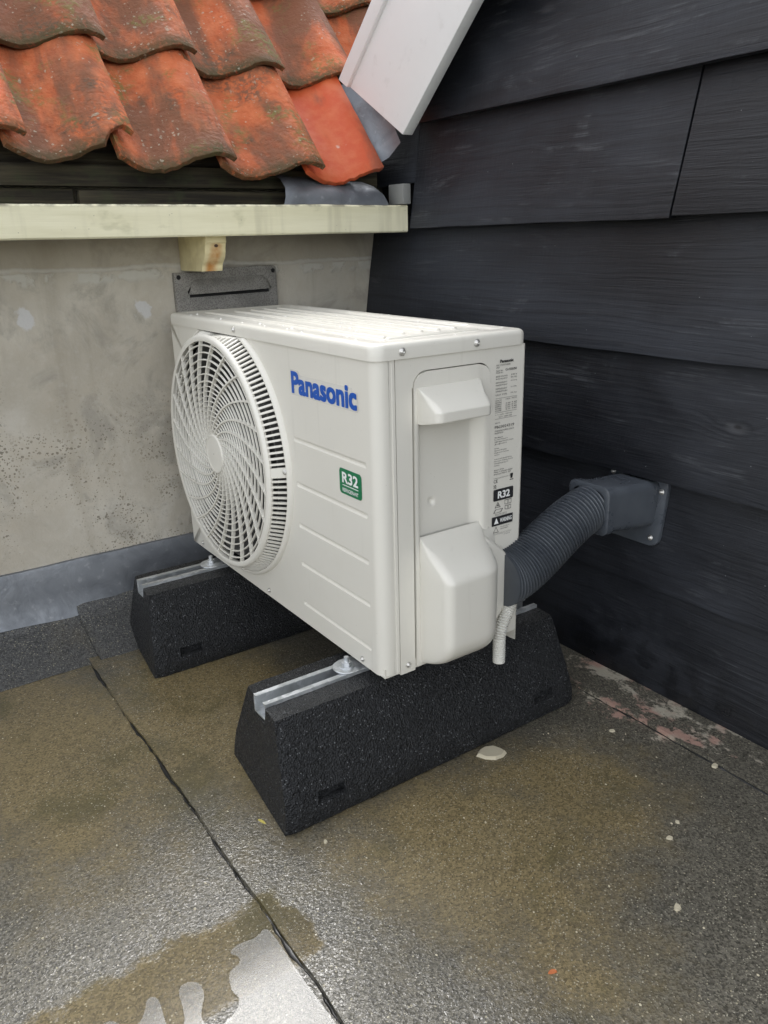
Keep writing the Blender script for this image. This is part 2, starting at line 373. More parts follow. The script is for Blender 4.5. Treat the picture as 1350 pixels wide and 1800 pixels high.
def mat_puddle():
    m = NT('water_painted_sky'); p = m.pos(); m.t.nodes.remove(m.bsdf)
    nb = m.n('Bump'); m.l(m.noise(p, 45, 2), nb.inputs['Height']); m.set(nb, 'Strength', .12); m.set(nb, 'Distance', .001)
    tr = m.n('BsdfTransparent'); m.set(tr, 'Color', (.95, .94, .90, 1))
    gl = m.n('BsdfGlossy'); m.set(gl, 'Roughness', .13); m.l(nb.outputs[0], gl.inputs['Normal'])
    fr = m.n('Fresnel'); m.set(fr, 'IOR', 1.333)
    df = m.n('BsdfDiffuse'); m.set(df, 'Color', (.36, .36, .35, 1))  # pale diffuse paints the sky's reflection into the water colour
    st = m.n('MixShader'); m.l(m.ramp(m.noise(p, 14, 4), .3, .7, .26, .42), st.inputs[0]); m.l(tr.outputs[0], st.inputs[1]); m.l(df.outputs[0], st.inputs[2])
    mx = m.n('MixShader'); m.l(fr.outputs[0], mx.inputs[0]); m.l(st.outputs[0], mx.inputs[1]); m.l(gl.outputs[0], mx.inputs[2])
    m.l(mx.outputs[0], m.t.nodes['Material Output'].inputs['Surface'])
    return m.m

M = dict(paint=mat_paint_unit(), wood=mat_black_wood(), plaster=mat_plaster(), cream=mat_cream(), tile=mat_tile(), tile2=mat_new_tile(), lead=mat_lead(),
         felt=mat_felt(), felt_light=mat_felt(True), rubber=mat_rubber(), galv=mat_galv(), timber=mat_dark_timber(), cement=mat_concrete_plate(), corbel=mat_corbel(),
         white=mat_white_board(), anth=mat_plate_black(), puddle=mat_puddle(),
         grille=mat_flat('grille_plastic', (.76, .74, .675), .38, bump=.04), fan=mat_flat('fan_plastic', (.075, .075, .075), .5), shroud=mat_flat('shroud_paint', (.12, .119, .114), .5),
         inner=mat_flat('dark_interior', (.012, .012, .013), .8), steel=mat_flat('screw_steel', (.62, .61, .58), .35, .8), blue=mat_flat('blue_print', (.002, .085, .44), .4),
         silver=mat_flat('silver_backing', (.68, .665, .615), .22, 0), green=mat_flat('green_print', (.004, .17, .065), .45), wprint=mat_flat('white_print', (.85, .86, .84), .45),
         ink=mat_flat('black_print', (.02, .02, .022), .5), hose=mat_flat('white_hose', (.66, .65, .60), .45), bitumen=mat_flat('bitumen', (.012, .012, .012), .32, bump=.6, bscale=220),
         slate=mat_flat('dark_roofing', (.03, .03, .032), .8), stone=mat_flat('pale_mortar', (.50, .45, .33), .85, bump=.6, bscale=150), straw=mat_flat('dry_straw', (.50, .42, .10), .7),
         rustbit=mat_flat('orange_chip', (.50, .15, .05), .7), grey=mat_flat('grey_end_block', (.23, .235, .225), .8, bump=.5, bscale=120))

# ------------------------------------------------------------------ mesh helpers
def tag(o, label=None, cat=None, group=None, kind=None):
    for k, v in (('label', label), ('category', cat), ('group', group), ('kind', kind)):
        if v: o[k] = v
    return o
def empty(name, loc, label, cat, group=None):
    o = bpy.data.objects.new(name, None); o.empty_display_size = .05; o.location = loc; col.objects.link(o)
    return tag(o, label, cat, group)
ORG = {}
def origin(o): return ORG.get(o.name, tuple(o.location))
def build(name, bm, mat, parent=None, smooth=35, loc=None):
    """bm is in world coordinates"""
    org = Vector(origin(parent)) if parent else Vector(loc or (0, 0, 0))
    bmesh.ops.translate(bm, verts=bm.verts, vec=-org)
    bmesh.ops.recalc_face_normals(bm, faces=bm.faces)
    me = bpy.data.meshes.new(name); bm.to_mesh(me); bm.free()
    if smooth:
        me.shade_smooth(); me.set_sharp_from_angle(angle=R(smooth))
    me.materials.append(mat)
    o = bpy.data.objects.new(name, me); col.objects.link(o)
    if parent: o.parent = parent
    else: o.location = org
    ORG[o.name] = tuple(org)
    return o
def rbox(bm, lo, hi, bev=0, seg=2):
    r = bmesh.ops.create_cube(bm, size=1.0)
    vs = r['verts']
    for v in vs:
        v.co = Vector([(lo[i] + hi[i]) / 2 + v.co[i] * (hi[i] - lo[i]) for i in range(3)])
    if bev:
        es = list({e for v in vs for e in v.link_edges})
        bmesh.ops.bevel(bm, geom=es, offset=bev, segments=seg, profile=.5, affect='EDGES')
def box(lo, hi, bev=0, seg=2):
    bm = bmesh.new(); rbox(bm, lo, hi, bev, seg); return bm
def hull(pts, bev=0, seg=3):
    bm = bmesh.new()
    for p in pts: bm.verts.new(p)
    bmesh.ops.convex_hull(bm, input=bm.verts)
    lv = [v for v in bm.verts if not v.link_faces]
    if lv: bmesh.ops.delete(bm, geom=lv, context='VERTS')
    bmesh.ops.dissolve_limit(bm, angle_limit=R(1), verts=bm.verts, edges=bm.edges)
    if bev: bmesh.ops.bevel(bm, geom=list(bm.edges), offset=bev, segments=seg, profile=.5, affect='EDGES')
    return bm
def prism(bm, pts, axis, a, b):
    """extrude a closed polygon (pairs) along an axis between a and b"""
    def P(p, t):
        q = list(p); q.insert(axis, t); return q
    va = [bm.verts.new(P(p, a)) for p in pts]; vb = [bm.verts.new(P(p, b)) for p in pts]
    n = len(pts)
    bm.faces.new(va); bm.faces.new(list(reversed(vb)))
    for i in range(n): bm.faces.new((va[i], va[(i + 1) % n], vb[(i + 1) % n], vb[i]))
def revolve(bm, prof, n, c, a0=0, a1=2 * math.pi, closed=True):
    """profile (r, y) about the Y axis through c=(x,z)"""
    full = abs(a1 - a0 - 2 * math.pi) < 1e-6
    rings = []
    m = n if full else n + 1
    for i in range(m):
        t = a0 + (a1 - a0) * i / n
        rings.append([bm.verts.new((c[0] + r * math.cos(t), y, c[1] + r * math.sin(t))) for r, y in prof])
    k = len(prof)
    for i in range(n):
        A = rings[i]; B = rings[(i + 1) % m]
        for j in range(k if closed else k - 1):
            bm.faces.new((A[j], A[(j + 1) % k], B[(j + 1) % k], B[j]))
def tube(bm, path, radii, n=24, caps=True):
    """sweep circles along a path of Vectors"""
    up = None; rings = []
    for i, p in enumerate(path):
        d = (path[min(i + 1, len(path) - 1)] - path[max(i - 1, 0)]).normalized()
        if up is None:
            up = Vector((0, 0, 1)) if abs(d.z) < .9 else Vector((1, 0, 0))
        s = d.cross(up).normalized(); up = s.cross(d).normalized()
        rings.append([bm.verts.new(p + (s * math.cos(t) + up * math.sin(t)) * radii[i]) for t in [2 * math.pi * k / n for k in range(n)]])
    for A, B in zip(rings, rings[1:]):
        for j in range(n): bm.faces.new((A[j], A[(j + 1) % n], B[(j + 1) % n], B[j]))
    if caps: bm.faces.new(rings[0]); bm.faces.new(list(reversed(rings[-1])))
def bez(p0, p1, p2, p3, n):
    out = []
    for i in range(n + 1):
        t = i / n; u = 1 - t
        out.append(p0 * u ** 3 + p1 * 3 * u * u * t + p2 * 3 * u * t * t + p3 * t ** 3)
    return out
def screw(bm, p, axis, r=.0042):
    """domed screw head with a cross slot, axis = outward normal"""
    ax = Vector(axis).normalized(); q = ax.to_track_quat('Z', 'Y').to_matrix()
    prof = [(r * 1.25, 0), (r * 1.25, r * .2), (r, r * .3), (r * .8, r * .7), (r * .4, r * .92)]
    rings = []
    for rr, h in prof:
        rings.append([bm.verts.new(Vector(p) + q @ Vector((rr * math.cos(t), rr * math.sin(t), h))) for t in [2 * math.pi * k / 16 for k in range(16)]])
    for A, B in zip(rings, rings[1:]):
        for j in range(16): bm.faces.new((A[j], A[(j + 1) % 16], B[(j + 1) % 16], B[j]))
    c = bm.verts.new(Vector(p) + q @ Vector((0, 0, r * .45)))
    for j in range(16): bm.faces.new((rings[-1][j], rings[-1][(j + 1) % 16], c))
def nz(x, y=0., z=0.): return mnoise.noise(Vector((x, y, z)))
def rounded_rect(y0, y1, z0, z1, r, n=5):
    pts = []
    for cy, cz, a in ((y1 - r, z1 - r, 0), (y0 + r, z1 - r, 90), (y0 + r, z0 + r, 180), (y1 - r, z0 + r, 270)):
        for k in range(n + 1):
            t = R(a + 90 * k / n); pts.append((cy + r * math.cos(t), cz + r * math.sin(t)))
    return pts
dg = None
def text_bm(body, side, x0, x1, z0, z1, bold=0.0, ext=.0003, lift=.0004, keep=False, align='LEFT', sx=None):
    """lettering as real thin geometry; side 'front' lies on y=0, 'side' on x=.78; fits the box (u0..u1, z0..z1)"""
    cu = bpy.data.curves.new('lettering', 'FONT'); cu.body = body; cu.size = 1; cu.extrude = 0; cu.resolution_u = 3
    ob = bpy.data.objects.new('lettering', cu); col.objects.link(ob)
    d = bpy.context.evaluated_depsgraph_get(); me = bpy.data.meshes.new_from_object(ob.evaluated_get(d))
    bpy.data.objects.remove(ob); bpy.data.curves.remove(cu)
    bm = bmesh.new(); bm.from_mesh(me); bpy.data.meshes.remove(me)
    xs = [v.co.x for v in bm.verts]; ys = [v.co.y for v in bm.verts]
    a, b, c, e = min(xs) - bold, max(xs) + bold, min(ys) - bold, max(ys) + bold
    off = [(0.0, 0.0)]
    if bold:   # heavier strokes: shifted copies, each 15 micrometres higher than the one before
        off = [(bold * i_, bold * j_ * .8) for i_ in (-1, -.5, 0, .5, 1) for j_ in (-1, 0, 1)] + off
        src = bm; bm = bmesh.new(); lay = {}
        me2 = bpy.data.meshes.new('tmp'); src.to_mesh(me2); src.free(); cnt = 0
        for i, (ox, oy) in enumerate(off):
            bm.from_mesh(me2); bm.verts.ensure_lookup_table()
            for v in bm.verts[cnt:]: v.co.x += ox; v.co.y += oy; v.co.z = i * .000015
            cnt = len(bm.verts)
        bpy.data.meshes.remove(me2)
    sy = (z1 - z0) / (e - c); sxx = (x1 - x0) / (b - a) if x1 is not None else sy * (sx or 1)
    for v in bm.verts:
        u = x0 + (v.co.x - a) * sxx; w = z0 + (v.co.y - c) * sy
        h = lift + v.co.z
        v.co = (u, -h, w) if side == 'front' else (SX + h, u, w)
    return bm
def join_bm(dst, src):
    me = bpy.data.meshes.new('tmp'); src.to_mesh(me); src.free(); dst.from_mesh(me); bpy.data.meshes.remove(me)
def flat_poly(pts, side, lift):
    bm = bmesh.new()
    bm.faces.new([bm.verts.new((u, -lift, w) if side == 'front' else (SX + lift, u, w)) for u, w in pts])
    return bm

ZF, YB, XP, SX = -.19, .554, -.084, .7805

# ================================================================== SETTING: flat roof
flat_roof = build('flat_roof', box((-.5, -4.0, ZF - .30), (6.5, .80, ZF - .004)), M['felt'], smooth=0)
tag(flat_roof, 'wet grey bitumen flat roof with brown algae stains', 'roof', kind='structure')
def felt_sheet(x0, x1, y0, y1, z, lo_wav, hi_wav, seed, nx=160, ny=24):
    bm = bmesh.new(); grid = []
    for i in range(nx + 1):
        row = []; x = x0 + (x1 - x0) * (i / nx) ** 1.0
        ya = y0 + (lo_wav * (nz(x * 9, seed) + .5 * nz(x * 31, seed)) if lo_wav else 0); yb_ = y1 + (hi_wav * (nz(x * 9, seed + 5) + .5 * nz(x * 31, seed + 5)) if hi_wav else 0)
        for j in range(ny + 1):
            t = j / ny; y = ya + (yb_ - ya) * t
            h = .0015 * nz(x * 3, y * 3, seed) + .0012 * nz(x * 9, y * 9, seed)
            row.append(bm.verts.new((x, y, z + h)))
        grid.append(row)
    for i in range(nx):
        for j in range(ny): bm.faces.new((grid[i][j], grid[i + 1][j], grid[i + 1][j + 1], grid[i][j + 1]))
    # edge thickness down to the sheet below
    for lo, on in ((0, lo_wav), (ny, hi_wav)):
        if not on: continue
        bot = [bm.verts.new((g[lo].co.x, g[lo].co.y, z - .009)) for g in grid]
        for i in range(nx): bm.faces.new((grid[i][lo], grid[i + 1][lo], bot[i + 1], bot[i]))
    return bm
s_a = build('felt_sheet', felt_sheet(-.05, 3.4, -2.6, -.24, ZF, 0, 0, 1.3), M['felt'], flat_roof, 60)
s_b = build('felt_sheet', felt_sheet(-.05, 3.4, -.288, .50, ZF + .006, .003, 0, 4.7), M['felt'], flat_roof, 60)
s_c = build('felt_sheet', felt_sheet(-.05, 3.4, .460, .60, ZF + .0125, .0035, 0, 8.1), M['felt'], flat_roof, 60)
# bitumen squeezed out along the laps
def bead(y0, seed, x0, x1, zb, amp):
    bm = bmesh.new(); prev = None; n = int((x1 - x0) / .006)
    for i in range(n + 1):
        x = x0 + (x1 - x0) * i / n
        y = y0 + .0032 * (nz(x * 9, seed) + .5 * nz(x * 31, seed)) + .001 * nz(x * 80, 2, seed)
        w = amp * max(.10, .42 + .8 * nz(x * 14, 3, seed) + .5 * nz(x * 70, 5, seed) + .35 * nz(x * 4, 8, seed)); h = w * .6
        ring = [bm.verts.new((x, y + w * math.cos(t) - .002, zb + h * math.sin(t) + .0012 * nz(x * 90, t * 2, seed))) for t in [math.pi * k / 6 for k in range(7)]]
        if prev:
            for a in range(6): bm.faces.new((prev[a], prev[a + 1], ring[a + 1], ring[a]))
        prev = ring
    return bm
build('bitumen_bead', bead(-.288, 4.7, .02, 3.2, ZF + .0005, .0048), M['bitumen'], flat_roof, 60)
build('bitumen_bead', bead(.460, 8.1, .02, 3.2, ZF + .006, .0034), M['bitumen'], flat_roof, 60)
# felt turned up the plaster wall
bm = bmesh.new()
prof = [(.090, ZF - .001), (.055, ZF + .008), (.0, ZF + .026), (-.040, ZF + .040), (-.064, ZF + .052), (-.082, ZF + .085)]
for (ya, yb_, dz) in ((-2.4, -.262, .002), (-.268, .60, .0075)):
    n = 40; prev = None
    for i in range(n + 1):
        y = ya + (yb_ - ya) * i / n
        ring = [bm.verts.new((x + dz * .6 + .003 * nz(x * 9, y * 7), y, z + dz + .0012 * nz(x * 11, y * 12, 3))) for x, z in prof]
        if prev:
            for a in range(len(prof) - 1): bm.faces.new((prev[a], prev[a + 1], ring[a + 1], ring[a]))
        prev = ring
build('felt_upstand', bm, M['felt_light'], flat_roof, 50)

# ================================================================== plaster wall
plaster = empty('plaster_wall', (XP, 0, ZF), 'weathered grey beige plastered wall under the cream gutter board', 'wall')
bm = bmesh.new(); ny, nzz = 110, 44; grid = []
for i in range(ny + 1):
    y = -2.5 + 3.2 * i / ny
    grid.append([bm.verts.new((XP + .0022 * nz(y * 4, z * 4) + .0014 * nz(y * 13, z * 13, 4), y, z)) for z in [ZF - .05 + .96 * j / nzz for j in range(nzz + 1)]])
for i in range(ny):
    for j in range(nzz): bm.faces.new((grid[i][j], grid[i + 1][j], grid[i + 1][j + 1], grid[i][j + 1]))
build('plaster_face', bm, M['plaster'], plaster, 60)
build('wall_core', box((XP - .22, -2.5, ZF - .3), (XP - .01, .70, .86)), M['plaster'], plaster, 0)
# lead flashing at the foot
bm = bmesh.new(); n = 90; prev = None
for i in range(n + 1):
    y = -2.4 + 2.94 * i / n
    zt = -.013 + .003 * nz(y * 7, 2) + (-.004 * (y + .4)); zb = -.130 - .05 * (y + .43) + .003 * nz(y * 5, 9)
    zb = max(min(zb, -.10), -.165)
    pr_ = [(XP + .001, zt + .004), (XP + .008, zt + .003), (XP + .0105, zt - .006), (XP + .013 + .003 * nz(y * 9, 1), (zt + zb) / 2), (XP + .019 + .004 * nz(y * 12, 7), zb + .01), (XP + .024 + .004 * nz(y * 12, 7), zb), (XP + .016, zb - .002)]
    ring = [bm.verts.new((x, y, z)) for x, z in pr_]
    if prev:
        for a in range(len(pr_) - 1): bm.faces.new((prev[a], prev[a + 1], ring[a + 1], ring[a]))
    prev = ring
o = build('lead_flashing', bm, M['lead'], plaster, 50); o['label'] = 'blue grey lead strip along the foot of the wall'

# ================================================================== black clad wall
clad = empty('clad_wall', (.8, YB, ZF), 'black timber clad gable wall of overlapping boards', 'wall')
def board(x0, x1, z0, z1, seed, notch=None, slant0=0.0, slant1=0.0, zshift=0.0):
    """lap board: lower edge at YB, upper edge 2 cm behind; slants shift the upper end of each cut"""
    bm = bmesh.new(); n = max(4, int((x1 - x0) / .05)); th = .019
    rows = [0, .03, .25, .5, .75, 1.0]
    F, K = [], []
    for i in range(n + 1):
        f, k = [], []
        for t in rows:
            xa = x0 + slant0 * t; xb = x1 + slant1 * t
            x = xa + (xb - xa) * i / n
            zl = z0 + zshift + .0018 * nz(x * 5, seed) + .0010 * nz(x * 21, seed)
            if notch and x < notch[0] - 1e-4: zl = max(zl, notch[1])
            z = zl + (z1 - zl) * t
            y = YB + .034 * (z - z0) / .22 + .0022 * nz(x * 2.3, z * 6, seed) + (.0012 if t == 0 else 0)
            f.append(bm.verts.new((x, y, z))); k.append(bm.verts.new((x, y + th, z)))
        F.append(f); K.append(k)
    m = len(rows) - 1
    for i in range(n):
        for j in range(m):
            bm.faces.new((F[i][j], F[i + 1][j], F[i + 1][j + 1], F[i][j + 1])); bm.faces.new((K[i][j], K[i][j + 1], K[i + 1][j + 1], K[i + 1][j]))
        bm.faces.new((F[i][0], K[i][0], K[i + 1][0], F[i + 1][0])); bm.faces.new((F[i][m], F[i + 1][m], K[i + 1][m], K[i][m]))
    for j in range(m):
        bm.faces.new((F[0][j], F[0][j + 1], K[0][j + 1], K[0][j])); bm.faces.new((F[n][j], K[n][j], K[n][j + 1], F[n][j + 1]))
    return bm
OV = .028
ZS = [ZF + .006, .030, .236, .456, .680, .898, 1.118, 1.338, 1.558, 1.778]
def put(x0, x1, i, seed, **k):
    build('board', board(x0, x1, ZS[i], ZS[i + 1] + OV, seed, **k), M['wood'], clad, 40)
put(XP + .003, 2.6, 0, 1.7); put(XP + .003, 1.62, 1, 2.9); put(1.623, 3.2, 1, 5.1); put(XP + .003, 2.9, 2, 4.4)
put(XP + .003, 1.95, 3, 6.2); put(1.953, 3.2, 3, 7.7)
bm = board(.118, .826, ZS[4], ZS[5] + OV, 9.3, slant1=.016); build('board', bm, M['wood'], clad, 40)
build('board', board(.8305, 2.4, ZS[4], ZS[5] + OV, 11.8, slant0=.016, zshift=.003), M['wood'], clad, 40)
bm = board(-.07, .1172, .778, ZS[5] + OV, 13.1); bmesh.ops.translate(bm, verts=bm.verts, vec=(0, .016, 0)); build('board', bm, M['wood'], clad, 40)
put(.13, 2.2, 5, 15.2, slant0=.24); put(.38, 2.6, 6, 17.4, slant0=.24); put(.62, 2.5, 7, 19.9, slant0=.24); put(.86, 2.5, 8, 21.9, slant0=.24)
build('wall_core', box((XP + .003, YB + .064, ZF - .3), (3.0, YB + .20, .90)), M['inner'], clad, 0)
bm = bmesh.new(); prism(bm, [(.16, .90), (3.0, .90), (3.0, 1.78), (1.06, 1.78)], 1, YB + .064, YB + .20); build('wall_core', bm, M['inner'], clad, 0)
# white bargeboard
A = Vector((-.026, .999)); Bp = Vector((.196, .866)); d = Vector((.745, .667)); L = 1.5
bm = bmesh.new(); prism(bm, [tuple(A), tuple(Bp), tuple(Bp + d * L), tuple(A + d * L)], 1, .480, .507)
bmesh.ops.bevel(bm, geom=list(bm.edges), offset=.0025, segments=2, profile=.5, affect='EDGES')
bb = build('bargeboard', bm, M['white'], clad, 35); bb['label'] = 'white painted bargeboard sloping up the gable'
pn = Vector((.667, -.745))
q0 = A + Vector((.0, .0)) - d * .004 - pn * .012; q1 = q0 + (Bp - A) * .155
bm = bmesh.new(); prism(bm, [tuple(q0), tuple(q1), tuple(q1 + d * L), tuple(q0 + d * L)], 1, .4705, .4805)
bmesh.ops.bevel(bm, geom=list(bm.edges), offset=.002, segments=2, profile=.5, affect='EDGES')
build('edge_trim', bm, M['white'], bb, 35)
bm = bmesh.new(); e0 = A + pn * .03 + d * .05
prism(bm, [tuple(e0), tuple(e0 + pn * .1), tuple(e0 + pn * .1 + d * 1.4), tuple(e0 + d * 1.4)], 1, .5075, 2.2); build('roof_slab', bm, M['slate'], clad, 0)

# ================================================================== tiled roof
SL = R(52); E0 = Vector((.060, 0, .805)); UP = Vector((-math.cos(SL), 0, math.sin(SL))); NR = Vector((math.sin(SL), 0, math.cos(SL)))
troof = empty('tiled_roof', (.0, .1, .74), 'steep roof of old mossy orange clay pantiles', 'roof')
TW, TL, CW, EX, TT = .236, .36, .2, .275, .0115
def tile_h(s): 
    return .025 * math.sin(2 * math.pi * (s - .57)) * (1.0 if s < .57 else 1.05)
def tile_mesh(name, seed, smax=1.0, chip=None):
    bm = bmesh.new(); nu, nv = 34, 14
    T, Bt = [], []
    for i in range(nu + 1):
        s = smax * i / nu; a, b = [], []
        for j in range(nv + 1):
            v = TL * j / nv
            u = s * TW + .0015 * nz(v * 20, seed)
            low = .0055 * nz(s * 6, seed, 2) + .003 * nz(s * 22, seed, 3)
            if chip:
                low += chip[1] * max(0, 1 - abs(s - chip[0]) / chip[2]) ** .7
            vv = v + low * (1 - j / nv) ** 3
            h = tile_h(s) * (.94 + .06 * j / nv) + .0016 * nz(s * 5, v * 9, seed) + .0008 * nz(s * 20, v * 30, seed)
            ds = .004; sl = (tile_h(min(1, s + ds)) - tile_h(max(0, s - ds))) / (2 * ds * TW)
            nn = 1 / math.sqrt(1 + sl * sl)
            tt = TT * (1 + .15 * nz(s * 9, seed, 8))
            a.append(bm.verts.new((u, vv, h))); b.append(bm.verts.new((u + sl * nn * tt, vv + .002, h - nn * tt)))
        T.append(a); Bt.append(b)
    for i in range(nu):
        for j in range(nv):
            bm.faces.new((T[i][j], T[i + 1][j], T[i + 1][j + 1], T[i][j + 1])); bm.faces.new((Bt[i][j], Bt[i][j + 1], Bt[i + 1][j + 1], Bt[i + 1][j]))
        bm.faces.new((T[i][0], Bt[i][0], Bt[i + 1][0], T[i + 1][0])); bm.faces.new((T[i][nv], T[i + 1][nv], Bt[i + 1][nv], Bt[i][nv]))
    for j in range(nv):
        bm.faces.new((T[0][j], T[0][j + 1], Bt[0][j + 1], Bt[0][j])); bm.faces.new((T[nu][j], Bt[nu][j], Bt[nu][j + 1], T[nu][j + 1]))
    es = [e for i in range(nu) for e in (bm.edges.get((T[i][0], T[i + 1][0])),) if e]
    bmesh.ops.bevel(bm, geom=es, offset=.0022, segments=2, profile=.5, affect='EDGES')
    bmesh.ops.recalc_face_normals(bm, faces=bm.faces)
    me = bpy.data.meshes.new(name); bm.to_mesh(me); bm.free(); me.shade_smooth(); me.set_sharp_from_angle(angle=R(50)); me.materials.append(M['tile'])
    return me
TM = [tile_mesh('tile', 3.1), tile_mesh('tile', 9.7), tile_mesh('tile', 15.3), tile_mesh('tile', 22.9), tile_mesh('tile_chipped', 31.0, chip=(.93, .05, .22))]
TCUT = tile_mesh('tile_cut', 41.0, smax=.80); TCUT.materials.clear(); TCUT.materials.append(M['tile2'])
Y0 = .311
for r_ in range(4):
    for c_ in range(0 if r_ == 0 else -3, 9):
        me = TM[(r_ * 3 + c_ * 2 + (c_ * r_) % 3) % 4]
        if r_ == 0 and c_ == 0: me = TCUT
        if r_ == 0 and c_ == 3: me = TM[4]
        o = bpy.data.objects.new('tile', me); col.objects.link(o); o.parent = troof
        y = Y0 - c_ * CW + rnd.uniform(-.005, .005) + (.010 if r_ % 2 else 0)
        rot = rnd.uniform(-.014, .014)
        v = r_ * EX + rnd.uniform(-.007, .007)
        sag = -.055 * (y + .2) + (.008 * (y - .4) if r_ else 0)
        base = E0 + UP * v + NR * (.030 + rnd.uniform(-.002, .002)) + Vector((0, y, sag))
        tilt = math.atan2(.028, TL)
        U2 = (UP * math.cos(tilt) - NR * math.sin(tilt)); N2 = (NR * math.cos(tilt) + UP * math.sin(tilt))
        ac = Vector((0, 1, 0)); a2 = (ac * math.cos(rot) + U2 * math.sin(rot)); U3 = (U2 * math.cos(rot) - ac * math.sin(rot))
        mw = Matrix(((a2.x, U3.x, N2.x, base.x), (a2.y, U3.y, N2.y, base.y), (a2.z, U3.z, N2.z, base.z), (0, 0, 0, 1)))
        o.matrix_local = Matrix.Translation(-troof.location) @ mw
        if r_ == 0 and c_ == 0: o['label'] = 'clean bright orange tile beside the black wall'
# deck under the tiles
bm = bmesh.new()
k0 = E0 + UP * .05 - NR * .045; k1 = E0 + UP * 1.15 - NR * .045
prism(bm, [(k0.x, k0.z), (k1.x, k1.z), (k1.x - .02, k1.z - .04), (k0.x - .02, k0.z - .04)], 1, -1.6, .552); build('roof_deck', bm, M['timber'], troof, 0)
bm = bmesh.new(); k0 = E0 + UP * .27 - NR * .045
prism(bm, [(k0.x, k0.z), (k1.x, k1.z), (k1.x - .02, k1.z - .04), (k0.x - .02, k0.z - .04)], 1, .553, 1.05); build('roof_deck', bm, M['timber'], troof, 0)
build('eave_board', box((-.022, -1.6, .768), (.004, .545, .808), .003), M['timber'], troof, 35)
build('eave_board', box((-.040, -1.6, .728), (-.015, -.16, .7655), .003), M['timber'], troof, 35)
build('eave_board', box((-.028, -.153, .726), (-.004, .545, .7625), .003), M['timber'], troof, 35)
# lead apron below the cut tile and lead soaker up the wall
bm = bmesh.new(); n = 26; prev = None
for i in range(n + 1):
    t = i / n; y = .262 + .235 * t
    zt = .782 - .012 * t; curl = .012 * max(0, (t - .85) / .15) * math.sin((t - .85) / .15 * math.pi)
    pr_ = [(-.01, zt + .02), (.045, zt + .004 + .003 * nz(t * 6, 3)), (.078, zt - .016 + .004 * nz(t * 5, 1) + curl), (.088, zt - .035), (.089, .715)]
    ring = [bm.verts.new((x + .004 * nz(t * 7, x * 9) + (.02 * max(0, t - .8)), y + .022 * (1 - (z - .715) / .07) * (t * 2 - 1), z)) for x, z in pr_]
    if prev:
        for a in range(len(pr_) - 1): bm.faces.new((prev[a], prev[a + 1], ring[a + 1], ring[a]))
    prev = ring
build('lead_apron', bm, M['lead'], troof, 45)
bm = bmesh.new(); n = 14; prev = None
for i in range(n + 1):
    t = i / n; P0 = E0 + UP * (.03 + .24 * t)
    pr_ = [(.47, -.005), (.505, .030 + .006 * nz(t * 9, 2)), (.522, .040), (.540, .060 + .01 * nz(t * 8, 6)), (.547, .105 + .012 * nz(t * 11, 8))]
    ring = [bm.verts.new(P0 + NR * h + Vector((0, y - .02 * (1 - t), -.055 * .6))) for y, h in pr_]
    if prev:
        for a in range(len(pr_) - 1): bm.faces.new((prev[a], prev[a + 1], ring[a + 1], ring[a]))
    prev = ring
build('lead_soaker', bm, M['lead'], troof, 45)

# ================================================================== box gutter
gut = empty('box_gutter', (.1, .1, .67), 'cream painted wooden box gutter below the pantiles', 'gutter')
bm = bmesh.new(); n = 70; F = []
for i in range(n + 1):
    y = -1.8 + (.551 + 1.8) * i / n; w = .0012 * nz(y * 6, 4); zt = .731 + .0016 * nz(y * 5, 2) + .0007 * nz(y * 30, 5); zb = .6715 + .0012 * nz(y * 4, 9)
    F.append([bm.verts.new(p) for p in ((.115 + w, y, zb + .003), (.115 + w, y, zt - .003), (.112 + w, y, zt), (.092, y, zt), (.092, y, zb), (.112 + w, y, zb))])
for a, b in zip(F, F[1:]):
    for j in range(6): bm.faces.new((a[j], a[(j + 1) % 6], b[(j + 1) % 6], b[j]))
bm.faces.new(F[0]); bm.faces.new(F[-1])
build('fascia_board', bm, M['cream'], gut, 35)
build('soffit_board', box((XP + .004, -1.8, .6745), (.0915, .549, .690)), M['cream'], gut, 0)
build('gutter_lining', box((-.02, -1.8, .6905), (.0915, .549, .698)), M['lead'], gut, 0)
build('end_block', box((.058, .538, .7325), (.1165, .560, .7765), .002), M['grey'], gut, 35)
# corbel with ogee front
og = [(XP + .002, .6735), (.072, .6735), (.072, .660), (.066, .657), (.0655, .650), (.0645, .640), (.060, .630), (.053, .6225), (.046, .618), (.0415, .614), (.0405, .610), (.0405, .602), (XP + .002, .602)]
bm = bmesh.new(); prism(bm, og, 1, .067, .113); bmesh.ops.bevel(bm, geom=list(bm.edges), offset=.0012, segments=2, profile=.5, affect='EDGES')
o = build('corbel', bm, M['corbel'], gut, 30); o['label'] = 'ogee corbel with a rust streak below a nail'
